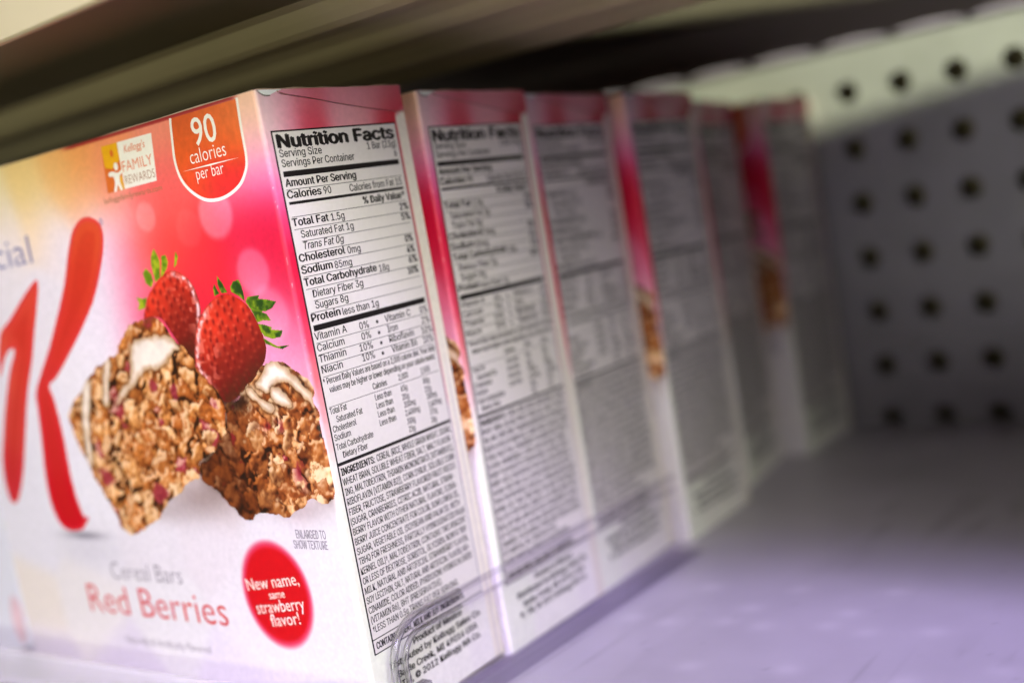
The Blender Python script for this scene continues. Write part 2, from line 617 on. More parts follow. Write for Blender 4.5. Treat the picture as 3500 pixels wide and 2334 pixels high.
SIDE_PTS = [(2, 123, (228, 195, 200)), (1.5, 118, (236, 200, 205)), (1.2, 112, (240, 170, 200)), (1.2, 106, (238, 110, 165)), (1.2, 100, (230, 60, 110)), (1.2, 94, (226, 30, 70)),
            (1.2, 86, (226, 45, 80)), (1.2, 79, (230, 70, 100)), (1.2, 72, (236, 120, 130)), (1.2, 65, (240, 160, 165)), (1.2, 59, (240, 200, 200)), (1.2, 53, (240, 235, 225)),
            (1.2, 40, (240, 240, 226)), (1.2, 10, (238, 240, 226)), (7, 123, (232, 170, 184)), (7, 119, (234, 160, 180)), (12, 123, (224, 140, 152)), (12, 119, (205, 55, 78)),
            (14, 121, (212, 78, 96)), (20, 121, (230, 158, 170)), (26, 121, (232, 166, 174)), (32, 122, (230, 156, 164)), (38, 123, (222, 140, 150)), (38, 120, (200, 20, 45)),
            (34, 119, (200, 35, 55)), (28, 118.5, (230, 150, 160)), (36.8, 110, (196, 50, 70)), (36.8, 95, (200, 65, 85)), (36.8, 80, (210, 95, 115)), (36.8, 65, (218, 160, 172)),
            (36.8, 50, (220, 205, 212)), (36.8, 30, (222, 216, 218)), (20, 8, (240, 238, 230)), (38, 8, (238, 234, 230)), (20, 60, (236, 232, 228))]


def front_art(X, Z):
    c = rbf(FRONT_PTS, X, Z, 4.2)
    for bx, bz, r, k, cc in ((-17.3, 104.6, 5.4, 0.42, (250, 190, 205)), (-38.5, 107.0, 3.4, 0.3, (252, 190, 185)), (-10, 92.5, 5.0, 0.4, (245, 165, 190)), (-26, 103, 4.2, 0.12, (255, 170, 170)),
                              (-8, 84, 6, 0.25, (246, 190, 212))):
        d = np.hypot(X - bx, Z - bz)
        c = mix(c, cc, k * (1 - sst(r * 0.72, r * 1.08, d)))
    # the printed photograph's own cast shade under the food and the letter
    for bx, bz, rx, rz, k, cc in ((-40, 47.5, 12, 4.5, 0.75, (150, 128, 122)), (-32, 52, 5, 3.5, 0.8, (80, 60, 48)), (-28.0, 63, 2.6, 6.5, 1.0, (58, 34, 18)), (-31.0, 58.5, 3.4, 4.2, 1.0, (62, 36, 18)), (-34.5, 55, 3.0, 3.0, 0.9, (74, 48, 28)), (-24.5, 68.5, 3.5, 2.5, 1.0, (58, 30, 16)), (-52, 44.5, 9, 2.4, 0.5, (170, 152, 150)), (-10, 45.5, 9, 2.8, 0.55, (170, 150, 148)),
                                   (-86, 38.2, 7.5, 0.9, 0.75, (110, 104, 116)), (-85, 34.5, 12, 4, 0.2, (170, 165, 180)), (-2, 47.5, 4, 1.6, 0.4, (150, 120, 115))):
        d = ((X - bx) / rx) ** 2 + ((Z - bz) / rz) ** 2
        c = mix(c, cc, k * np.exp(-d))
    sat = sst(90, 190, c[..., 0] - c[..., 1]) * sst(55, 75, Z)
    c = c * (1 - sat[..., None] * np.array([0.04, 0.16, 0.17]))
    edge = sst(124.1, 124.6, Z) * sst(-64, -58, X) * (1 - sst(-7, -4, X))
    c = mix(c, (150, 26, 32), 0.85 * edge)
    return c


def side_art(Y, Z):
    c = rbf(SIDE_PTS, Y, Z, 2.6)
    w = sst(36.9, 37.5, Y) * (1 - sst(0, 2.0, Z - 119.5 + 0.5 * (40.3 - Y)))
    c = mix(c, (238, 230, 216), w)
    sh = np.exp(-((Y - 38.7) / 0.35) ** 2) * (1 - sst(55, 75, Z))
    c = mix(c, (196, 190, 196), 0.5 * sh)
    # worn fold marks beside the front corner
    for y0, k in ((1.0, 0.10), (1.6, 0.06)):
        c = mix(c, (200, 60, 80), k * np.exp(-((Y - y0) / 0.08) ** 2) * sst(62, 80, Z))
    return c


def carton_mesh():
    ss = np.concatenate([np.arange(-W_, -1.2, 0.28), np.arange(-1.2, 1.2, 0.12), np.arange(1.2, D_, 0.3), [D_]])
    zs = np.linspace(0, H_, 440)
    S, Z = np.meshgrid(ss, zs, indexing='ij')
    fa = front_art(np.minimum(S, 0), Z)
    sa = side_art(np.maximum(S, 0), Z)
    c = fa + (sa - fa) * sst(-0.6, 0.9, S)[..., None]
    g = fbm(S + 200, Z, 0.7, 5, 2) - 0.5
    c = c * (1 + 0.05 * g[..., None])
    # scuffed corner fold: a few tiny nicks where the board shows
    nick = (value_noise(S * 4 + 90, Z, 0.9, 21) > 0.90) & (np.abs(S) < 0.35)
    c = np.where(nick[..., None], c * 0.5 + 0.5 * np.array([240., 225., 215.]), c)
    # remaining faces: left, back, bottom, top (top sits inside the folded rim)
    ev = [(-W_, 0, 0), (-W_, D_, 0), (0, D_, 0), (-0.26, 0.26, 0), (-W_, 0, H_), (-W_, D_, H_), (0, D_, H_), (-0.26, 0.26, H_ - 0.02)]
    ef = [(0, 4, 5, 1), (1, 5, 6, 2), (0, 1, 2, 3), (4, 7, 6, 5)]
    return sheet('carton', ss, zs, c, 0.0, extra=(ev, ef, (226, 200, 196)))


# ------------------------------------------------------------------ printed pictures
def grid(x0, x1, z0, z1, st):
    xs = np.arange(x0, x1 + st, st)
    zs = np.arange(z0, z1 + st, st)
    X, Z = np.meshgrid(xs, zs, indexing='ij')
    return xs, zs, X, Z


def strawberry_art(poly, centre, dark_dir, seed, top, rim):
    p = spline(poly, 5)
    xs, zs, X, Z = grid(p[:, 0].min() - 0.5, p[:, 0].max() + 0.5, p[:, 1].min() - 0.5, p[:, 1].max() + 0.5, 0.16)
    sd = poly_sdf(p, X, Z)
    cx, cz = centre
    c = np.zeros(X.shape + (3,)) + np.array([218., 46., 26.])
    n = fbm(X, Z, 3.0, seed)
    c *= (0.80 + 0.40 * n)[..., None]
    t = (X - cx) * dark_dir[0] + (Z - cz) * dark_dir[1]
    c = mix(c, (96, 20, 12), sst(-7, 9, t) * 0.85)
    c = mix(c, (66, 34, 14), sst(5, 12, t) * 0.85)
    c = mix(c, (236, 70, 40), 0.5 * np.exp(-((X - cx + 6) ** 2 + (Z - cz - 4) ** 2) / 40))
    # achenes in a staggered lattice, each a dark pit with a pale lower lip
    k = 0
    for row in range(-9, 10):
        for col_ in range(-6, 7):
            px = cx + (col_ + 0.5 * (row % 2)) * 2.5 + 0.55 * math.sin(row * 3.1 + 2.7 * col_)
            pz = cz + row * 1.75 + 0.45 * math.cos(col_ * 2.3 + 1.9 * row)
            d = ((X - px) / 0.40) ** 2 + ((Z - pz) / 0.62) ** 2
            c = mix(c, (112, 16, 12), 0.75 * np.exp(-d))
            d2 = ((X - px + 0.40) / 0.5) ** 2 + ((Z - pz - 0.80) / 0.34) ** 2
            c = mix(c, (244, 110, 84), 0.45 * np.exp(-d2) * (1 - 0.8 * sst(0, 10, t)))
    # lit wet rim
    side = ((X - cx) * rim[0] + (Z - cz) * rim[1]) / 8.0
    w = np.exp(-((sd + 0.85) / 0.55) ** 2) * sst(0.2, 0.9, side)
    w = w * (0.35 + 0.65 * sst(0.42, 0.58, value_noise(X * 1.0 + 50, Z + 50, 0.85, seed + 9)))
    c = mix(c, (255, 220, 222), 0.95 * w)
    gl = sst(0.62, 0.80, value_noise(X * 0.9 + 13, Z + 80, 1.1, seed + 15)) * sst(0.0, 0.6, side) * (1 - sst(1.0, 1.3, side))
    c = mix(c, (255, 150, 130), 0.5 * gl * (sd < -0.4))
    c = mix(c, (150, 26, 22), np.exp(-(sd / 0.25) ** 2) * 0.4)
    return xs, zs, c, sd < 0


def leaf_art(polys, seed, lo, hi):
    allp = np.concatenate([np.asarray(q) for q in polys])
    xs, zs, X, Z = grid(allp[:, 0].min() - 0.5, allp[:, 0].max() + 0.5, allp[:, 1].min() - 0.5, allp[:, 1].max() + 0.5, 0.13)
    mask = np.zeros(X.shape, bool)
    c = np.zeros(X.shape + (3,)) + np.array(lo, float)
    for k, q in enumerate(polys):
        q = np.asarray(q)
        sd = poly_sdf(q, X, Z)
        mm = q.mean(0)
        t = fbm(X + 7 * k, Z, 1.6, seed + k)
        cc = mix(np.zeros(X.shape + (3,)) + np.array(lo, float), hi, np.clip(sst(0.35, 0.75, t) + 0.5 * sst(-0.5, 0.05, sd) - 0.12 * (X - mm[0]), 0, 1))
        ins = sd < 0.03
        c = np.where(ins[..., None], cc, c)
        mask |= ins
    return xs, zs, c, mask


def blur(a, n):
    """separable box blur, three passes"""
    for _ in range(3):
        for ax in (0, 1):
            p = np.pad(a, [(n + 1, n) if k == ax else (0, 0) for k in (0, 1)], mode='edge')
            q = np.cumsum(p, axis=ax)
            a = (q[2 * n + 1:] - q[:-2 * n - 1]) / (2 * n + 1) if ax == 0 else (q[:, 2 * n + 1:] - q[:, :-2 * n - 1]) / (2 * n + 1)
    return a


def oat_art(poly, seed, size, pal, dark, red, n, shade, tilt=-0.9):
    """printed picture of a crumbly bar: flakes piled in a height field, then lit from the upper left of the printed photograph"""
    r = np.random.default_rng(seed)
    p = spline(poly, 4)
    x0, x1, z0, z1 = p[:, 0].min() - 1, p[:, 0].max() + 1, p[:, 1].min() - 1, p[:, 1].max() + 1
    st = 0.17
    xs, zs, X, Z = grid(x0, x1, z0, z1, st)
    sd = poly_sdf(p, X, Z)
    rag = (fbm(X + 40, Z + 40, 2.6, seed, 3) - 0.5) * 1.9
    mask = sd + rag < 0.25
    Hm = 1.2 * fbm(X, Z, 3.0, seed + 3) - 0.6
    A = np.zeros(X.shape + (3,)) + np.array(pal[3], float)
    for k in range(n):
        fx, fz = r.uniform(x0, x1), r.uniform(z0, z1)
        a = r.uniform(0.7, 1.3) * size(fx, fz)
        b = a * r.uniform(0.45, 0.8)
        th = tilt + r.normal(0, 0.7)
        i0, i1 = np.searchsorted(xs, (fx - a * 1.3, fx + a * 1.3))
        j0, j1 = np.searchsorted(zs, (fz - a * 1.3, fz + a * 1.3))
        if i1 - i0 < 2 or j1 - j0 < 2:
            continue
        lx, lz = X[i0:i1, j0:j1], Z[i0:i1, j0:j1]
        xx, zz = lx - fx, lz - fz
        u = (xx * math.cos(th) + zz * math.sin(th)) / a
        v = (-xx * math.sin(th) + zz * math.cos(th)) / b
        q = np.sqrt(u * u + v * v) + 1.0 * (fbm(lx + 9 * k, lz + 5 * k, 1.8, seed + 1, 3) - 0.5)
        tx, tz = r.normal(0, 0.22), r.normal(0.05, 0.22)
        h = r.uniform(-0.2, 1.1) + 0.42 * b * np.sqrt(np.clip(1 - q * q, 0, 1)) + tx * xx + tz * zz + 0.5 * (fbm(lx + 3 * k, lz, 0.9, seed + 6, 3) - 0.5)
        win = (q < 1) & (h > Hm[i0:i1, j0:j1])
        base = np.array(pal[r.integers(len(pal))], float) * r.uniform(0.9, 1.08)
        if r.random() < 0.03:
            base = np.array(red, float)
        toast = np.clip(0.30 * sst(0.35, 1.0, q) + 0.3 * (fbm(lx, lz + 4 * k, 1.3, seed + 2, 3) - 0.4), 0, 1)
        col = mix(np.zeros(lx.shape + (3,)) + base, base * np.array([0.74, 0.56, 0.34]), toast)
        Hm[i0:i1, j0:j1] = np.where(win, h, Hm[i0:i1, j0:j1])
        A[i0:i1, j0:j1] = np.where(win[..., None], col, A[i0:i1, j0:j1])
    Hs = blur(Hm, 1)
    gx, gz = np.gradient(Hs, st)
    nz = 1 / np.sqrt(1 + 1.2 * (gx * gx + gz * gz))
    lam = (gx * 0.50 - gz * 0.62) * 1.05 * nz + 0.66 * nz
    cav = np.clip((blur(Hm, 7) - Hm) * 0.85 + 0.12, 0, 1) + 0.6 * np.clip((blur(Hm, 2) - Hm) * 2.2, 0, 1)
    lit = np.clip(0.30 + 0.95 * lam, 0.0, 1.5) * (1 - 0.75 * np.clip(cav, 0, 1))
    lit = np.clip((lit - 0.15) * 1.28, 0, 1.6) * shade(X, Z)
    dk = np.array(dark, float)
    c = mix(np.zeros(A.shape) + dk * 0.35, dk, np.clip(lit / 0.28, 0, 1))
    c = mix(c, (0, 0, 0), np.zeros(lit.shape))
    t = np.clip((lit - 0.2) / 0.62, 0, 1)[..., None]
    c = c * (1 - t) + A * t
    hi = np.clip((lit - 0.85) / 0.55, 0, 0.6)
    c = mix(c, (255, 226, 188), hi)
    return xs, zs, X, Z, c, mask


def cream_over(c, X, Z, poly, seed):
    p = spline(poly, 4)
    sd = poly_sdf(p, X, Z) + 1.3 * (fbm(X + 11, Z, 1.8, seed, 3) - 0.5)
    k = 1 - sst(-0.25, 0.15, sd)
    body = mix(np.zeros(X.shape + (3,)) + np.array([196., 160., 122.]), (246, 230, 214), sst(0.0, 1.6, -sd))
    body *= (0.93 + 0.14 * fbm(X, Z, 3, seed + 4))[..., None]
    c = mix(c, (70, 36, 12), 0.55 * np.exp(-(np.maximum(sd, 0) / 0.5) ** 2) * (sd > 0))
    return c * (1 - k[..., None]) + body * k[..., None]

# ------------------------------------------------------------------ lettering
_fc = {}
try:                                   # the plain grotesque that ships inside Blender; the default face if it is absent
    SANS = bpy.data.fonts.load(os.path.join(bpy.utils.system_resource('DATAFILES'), 'fonts', 'Inter.woff2'))
except Exception:
    SANS = None


def glyphs(text, style, sans=False):
    """outline of a line of text as flat triangles/polygons in em units (capital height 1)"""
    key = (text, style, sans)
    if key in _fc:
        return _fc[key]
    cu = bpy.data.curves.new('lettering', 'FONT')
    cu.body = text
    cu.size = 1.0
    if sans and SANS is not None:
        cu.font = SANS
    cu.resolution_u = 3
    cu.offset = {'l': -0.008, 'm': 0.008}.get(style, 0.0) if not sans else 0.0
    cu.space_character = {'k': 1.0, 'b': 1.0, 'c': 0.98}.get(style, 1.0)
    cu.shear = 0.2 if style == 'i' else 0.0
    o = bpy.data.objects.new('lettering', cu)
    C.objects.link(o)
    bpy.context.view_layer.update()
    me = o.evaluated_get(bpy.context.evaluated_depsgraph_get()).to_mesh()
    co = np.empty(len(me.vertices) * 3)
    me.vertices.foreach_get('co', co)
    co = co.reshape(-1, 3)[:, :2]
    fs = [tuple(q.vertices) for q in me.polygons]
    o.evaluated_get(bpy.context.evaluated_depsgraph_get()).to_mesh_clear()
    bpy.data.objects.remove(o)
    bpy.data.curves.remove(cu)
    _fc[key] = (co, fs)
    return _fc[key]


CAP = 0.0
_c, _f = glyphs('H', 'r')
CAP = _c[:, 1].max()
_c, _f = glyphs('H', 'r', True)
CAP_SANS = _c[:, 1].max()


class Print:
    """collects flat shapes in panel millimetres and links them as one mesh lifted a little off the board"""

    def __init__(self, off, sans=False):
        self.v, self.f, self.h, self.off, self.sans = [], [], [], off, sans

    def text(self, s, style, x0, x1, z0, cap, z1=None):
        co, fs = glyphs(s, style, self.sans)
        z1 = z0 if z1 is None else z1
        w = co[:, 0].max() - co[:, 0].min()
        L = math.hypot(x1 - x0, z1 - z0)
        u = (co[:, 0] - co[:, 0].min()) * (L / w)
        v = co[:, 1] * (cap / (CAP_SANS if self.sans else CAP))
        dx, dz = (x1 - x0) / L, (z1 - z0) / L
        self._pad()
        # heavier weights are struck several times, each strike a hair above the one before
        d = ({'k': 0.13, 'b': 0.07, 'cb': 0.062, 'c': 0.024, 'r': 0.028, 'i': 0.028} if self.sans else {}).get(style, 0.0) * cap
        strikes = [(0, 0)] if d == 0 else [(-d, 0), (d, 0), (-d * 0.4, d * 0.45), (d * 0.4, -d * 0.45), (0, 0)]
        for n, (ox, oz) in enumerate(strikes):
            b = len(self.v)
            self.v += [(x0 + a * dx - c * dz + ox, z0 + a * dz + c * dx + oz) for a, c in zip(u, v)]
            self.h += [0.004 * n] * len(u)
            self.f += [tuple(b + i for i in q) for q in fs]

    def bar(self, x0, x1, z0, z1):
        n = 8
        b = len(self.v)
        for k in range(n + 1):
            x = x0 + (x1 - x0) * k / n
            self.v += [(x, z0), (x, z1)]
        self.f += [(b + 2 * k, b + 2 * k + 2, b + 2 * k + 3, b + 2 * k + 1) for k in range(n)]

    def vbar(self, x0, x1, z0, z1, n=20):
        b = len(self.v)
        for k in range(n + 1):
            z = z0 + (z1 - z0) * k / n
            self.v += [(x0, z), (x1, z)]
        self.f += [(b + 2 * k, b + 2 * k + 1, b + 2 * k + 3, b + 2 * k + 2) for k in range(n)]

    def poly(self, pts):
        from mathutils.geometry import tessellate_polygon
        pts = [tuple(map(float, q)) for q in pts]
        b = len(self.v)
        self.v += pts
        for t in tessellate_polygon([[Vector((x, z, 0)) for x, z in pts]]):
            self.f.append(tuple(b + i for i in t))

    def band(self, a, b_):
        """strip between two outlines with the same number of points"""
        b = len(self.v)
        n = len(a)
        self.v += [tuple(q) for q in a] + [tuple(q) for q in b_]
        self.f += [(b + i, b + i + 1, b + n + i + 1, b + n + i) for i in range(n - 1)]

    def _pad(self):
        self.h += [0.0] * (len(self.v) - len(self.h))

    def mesh(self, name):
        v = np.array(self.v)
        h = np.zeros(len(v))
        h[:len(self.h)] = self.h
        co = wrap(v[:, 0], v[:, 1], self.off + h)
        return poly_mesh(name, co, self.f)

    def build(self, name, mat, parent):
        return link(name, self.mesh(name), mat, parent)


SIDE_TEXT = [
    ('Nutrition Facts', 'k', 3.18, 35.46, 114.16),
    ('Serving Size', 'r', 3.01, 13.98, 112.43),
    ('1 Bar (23g)', 'r', 26.95, 35.65, 112.38),
    ('Servings Per Container', 'r', 3.13, 22.61, 110.58),
    ('6', 'r', 34.7, 35.44, 110.42),
    ('Amount Per Serving', 'b', 3.08, 22.03, 106.92),
    ('Calories', 'b', 2.94, 11.71, 104.74),
    ('90', 'r', 12.45, 14.43, 104.7),
    ('Calories from Fat 15', 'r', 19.61, 35.28, 104.5),
    ('% Daily Value*', 'b', 22.76, 35.35, 101.71),
    ('Total Fat', 'b', 2.84, 12.24, 99.52),
    ('1.5g', 'r', 12.99, 16.62, 99.42),
    ('2%', 'b', 33.27, 35.86, 99.34),
    ('Saturated Fat 1g', 'r', 4.42, 18.58, 97.16),
    ('5%', 'b', 33.25, 35.84, 97.24),
    ('Trans Fat 0g', 'i', 4.52, 15.26, 94.98),
    ('Cholesterol', 'b', 2.76, 14.9, 92.78),
    ('0mg', 'r', 15.68, 19.28, 92.6),
    ('0%', 'b', 33.1, 35.41, 92.66),
    ('Sodium', 'b', 2.75, 10.84, 90.5),
    ('85mg', 'r', 11.48, 16.19, 90.28),
    ('4%', 'b', 33.04, 35.35, 90.4),
    ('Total Carbohydrate', 'b', 2.81, 22.78, 88.15),
    ('18g', 'r', 23.58, 26.45, 87.8),
    ('6%', 'b', 33.01, 35.64, 88.3),
    ('Dietary Fiber 3g', 'r', 4.41, 18.14, 85.78),
    ('10%', 'b', 32.1, 35.28, 86.07),
    ('Sugars 8g', 'r', 4.46, 13.27, 83.62),
    ('Protein', 'b', 2.86, 10.48, 81.37),
    ('less than 1g', 'r', 11.15, 21.43, 81.18),
    ('Vitamin A', 'r', 2.71, 11.27, 77.81),
    ('0%', 'r', 14.87, 17.46, 77.56),
    ('•', 'r', 19.61, 20.41, 78.07),
    ('Vitamin C', 'r', 22.37, 30.25, 77.64),
    ('0%', 'r', 33.44, 35.83, 77.54),
    ('Calcium', 'r', 2.82, 10.03, 75.64),
    ('0%', 'r', 14.9, 17.52, 75.47),
    ('•', 'r', 19.58, 20.38, 75.85),
    ('Iron', 'r', 22.58, 25.66, 75.5),
    ('2%', 'r', 33.4, 35.91, 75.33),
    ('Thiamin', 'r', 2.71, 9.95, 73.5),
    ('10%', 'r', 13.79, 17.47, 73.36),
    ('•', 'r', 19.63, 20.44, 73.74),
    ('Riboflavin', 'r', 22.55, 30.21, 73.42),
    ('10%', 'r', 32.79, 36.07, 73.19),
    ('Niacin', 'r', 2.85, 8.41, 71.38),
    ('10%', 'r', 13.99, 17.5, 71.34),
    ('•', 'r', 19.55, 20.3, 71.64),
    ('Vitamin B6', 'r', 22.73, 30.62, 71.31),
    ('10%', 'r', 32.73, 35.96, 71.18),
    ('* Percent Daily Values are based on a 2,000 calorie diet. Your daily', 'c', 2.64, 35.98, 69.18),
    ('values may be higher or lower depending on your calorie needs:', 'c', 3.79, 35.48, 67.43),
    ('Calories', 'c', 15.31, 19.44, 65.36),
    ('2,000', 'c', 23.07, 25.97, 65.44),
    ('2,500', 'c', 30.12, 33.01, 65.24),
    ('Total Fat', 'c', 2.79, 7.31, 63.37),
    ('Less than', 'c', 15.37, 20.15, 63.11),
    ('65g', 'c', 23.13, 25.08, 63.1),
    ('80g', 'c', 30.25, 32.22, 63.04),
    ('Saturated Fat', 'c', 4.08, 11.21, 61.58),
    ('Less than', 'c', 15.31, 20.12, 61.42),
    ('20g', 'c', 23.11, 25.09, 61.3),
    ('25g', 'c', 30.33, 32.33, 61.24),
    ('Cholesterol', 'c', 2.72, 9.01, 59.88),
    ('Less than', 'c', 15.3, 20.11, 59.69),
    ('300mg', 'c', 23.18, 26.69, 59.66),
    ('300mg', 'c', 30.51, 33.73, 59.68),
    ('Sodium', 'c', 2.64, 7.03, 58.22),
    ('Less than', 'c', 15.29, 20.13, 57.92),
    ('2,400mg', 'c', 23.13, 27.63, 57.94),
    ('2,400mg', 'c', 30.63, 34.8, 57.98),
    ('Total Carbohydrate', 'c', 2.66, 12.88, 56.39),
    ('300g', 'c', 23.2, 25.64, 56.17),
    ('375g', 'c', 30.6, 32.92, 56.32),
    ('Dietary Fiber', 'c', 4.0, 10.8, 54.6),
    ('25g', 'c', 23.31, 25.18, 54.53),
    ('30g', 'c', 30.57, 32.27, 54.6)
]
CAPS = {'k': 2.42, 'b': 1.42, 'r': 1.40, 'i': 1.40, 'c': 1.22}
INGREDIENTS = [("CEREAL (RICE, WHOLE GRAIN WHEAT, SUGAR,", 13.0, 36.0), ("WHEAT BRAN, SOLUBLE WHEAT FIBER, SALT, MALT FLAVOR-", 2.6, 35.9),
               ("ING, MALTODEXTRIN, THIAMIN MONONITRATE [VITAMIN B1],", 2.7, 35.9), ("RIBOFLAVIN [VITAMIN B2]), CORN SYRUP, SOLUBLE CORN", 2.7, 35.6),
               ("FIBER, FRUCTOSE, STRAWBERRY FLAVORED FRUIT PIECES", 2.7, 35.4), ("(SUGAR, CRANBERRIES, CITRIC ACID, NATURAL STRAW-", 2.6, 34.4),
               ("BERRY FLAVOR WITH OTHER NATURAL FLAVORS, ELDER-", 2.7, 34.8), ("BERRY JUICE CONCENTRATE FOR COLOR, SUNFLOWER OIL,", 2.7, 35.0),
               ("SUGAR, VEGETABLE OIL (SOYBEAN AND PALM OIL WITH", 2.7, 34.6), ("TBHQ FOR FRESHNESS, PARTIALLY HYDROGENATED PALM", 2.7, 35.6),
               ("KERNEL OIL)†, MALTODEXTRIN, CONTAINS TWO PERCENT", 2.7, 35.6), ("OR LESS OF DEXTROSE, SORBITOL, GLYCERIN, NONFAT DRY", 2.7, 35.4),
               ("MILK, NATURAL AND ARTIFICIAL STRAWBERRY FLAVOR,", 2.7, 35.2), ("SOY LECITHIN, SALT, NATURAL AND ARTIFICIAL FLAVOR, NIA-", 2.7, 35.2),
               ("CINAMIDE, COLOR ADDED, PYRIDOXINE HYDROCHLORIDE", 2.7, 35.4), ("(VITAMIN B6), BHT (PRESERVATIVE).", 2.8, 24.6),
               ("†LESS THAN 0.5g TRANS FAT PER SERVING.", 2.8, 29.5)]


def side_label():
    paper = Print(0.04)
    for k in range(10):
        paper.vbar(2.1 + 3.45 * k, 2.1 + 3.45 * (k + 1), 15.5, 117.3, 60)
    ink = Print(0.07, True)
    # frame and rules
    ink.vbar(1.9, 2.28, 15.5, 117.4)
    ink.vbar(36.5, 36.62, 15.2, 117.2)
    ink.bar(1.95, 36.62, 117.1, 117.4)
    ink.bar(1.95, 36.62, 15.4, 15.65)
    ink.bar(3.0, 35.6, 108.72, 109.78)
    ink.bar(3.0, 35.5, 103.52, 104.06)
    ink.bar(2.9, 35.6, 79.5, 80.62)
    ink.bar(2.0, 36.6, 53.32, 53.95)
    ink.bar(2.0, 36.6, 18.28, 18.5)
    for z in (106.32, 101.2, 98.85, 96.5, 94.3, 92.05, 89.85, 87.5, 85.15, 82.95):
        x0 = 4.3 if z in (96.5, 94.3, 85.15) else 2.95
        ink.bar(x0, 35.6, z - 0.055, z + 0.055)
    for z in (77.2, 74.95, 72.8, 70.65):
        ink.bar(2.85, 35.8, z - 0.055, z + 0.055)
    ink.bar(2.85, 35.9, 64.72, 64.82)
    for t, s, x0, x1, z in SIDE_TEXT:
        if t == '•':
            a = np.linspace(0, 2 * math.pi, 13)[:-1]
            ink.poly([(0.5 * (x0 + x1) + 0.36 * math.cos(q), z + 0.15 + 0.36 * math.sin(q)) for q in a])
            continue
        cap = CAPS[s]
        ink.text(t, s, x0, x1, z, cap)
    ink.text('INGREDIENTS:', 'cb', 2.66, 11.9, 51.4, 1.36)
    for k, (t, x0, x1) in enumerate(INGREDIENTS):
        ink.text(t, 'c', x0 if k else 12.6, x1, 51.4 - 1.985 * k, 1.36)
    ink.text('CONTAINS WHEAT, MILK AND SOY INGREDIENTS.', 'cb', 2.95, 30.5, 16.35, 1.36)
    ink.text('Product of Mexico', 'b', 13.0, 28.7, 13.2, 1.35)
    ink.text('Distributed by Kellogg Sales Co.', 'b', 5.4, 34.8, 10.95, 1.35)
    ink.text('Battle Creek, MI 49016 USA', 'b', 7.2, 32.9, 8.6, 1.35)
    ink.text('®, TM, © 2012 Kellogg NA Co.', 'b', 5.4, 33.5, 6.4, 1.35)
    return paper, ink


def badge_outline():
    pts = [(-25.0, 125.19), (-25.72, 120.39), (-26.18, 116.17), (-25.32, 112.38), (-22.66, 109.32), (-18.71, 107.25), (-13.76, 107.02), (-8.89, 108.53), (-6.23, 110.97), (-5.18, 113.63), (-4.99, 118.91), (-4.55, 125.41)]
    return spline(pts, 5, False)

# ------------------------------------------------------------------ build the first carton with its prints
def colour_sheet(name, xs, zs, c, mask, off):
    return sheet(name, xs, zs, c, off, mask)


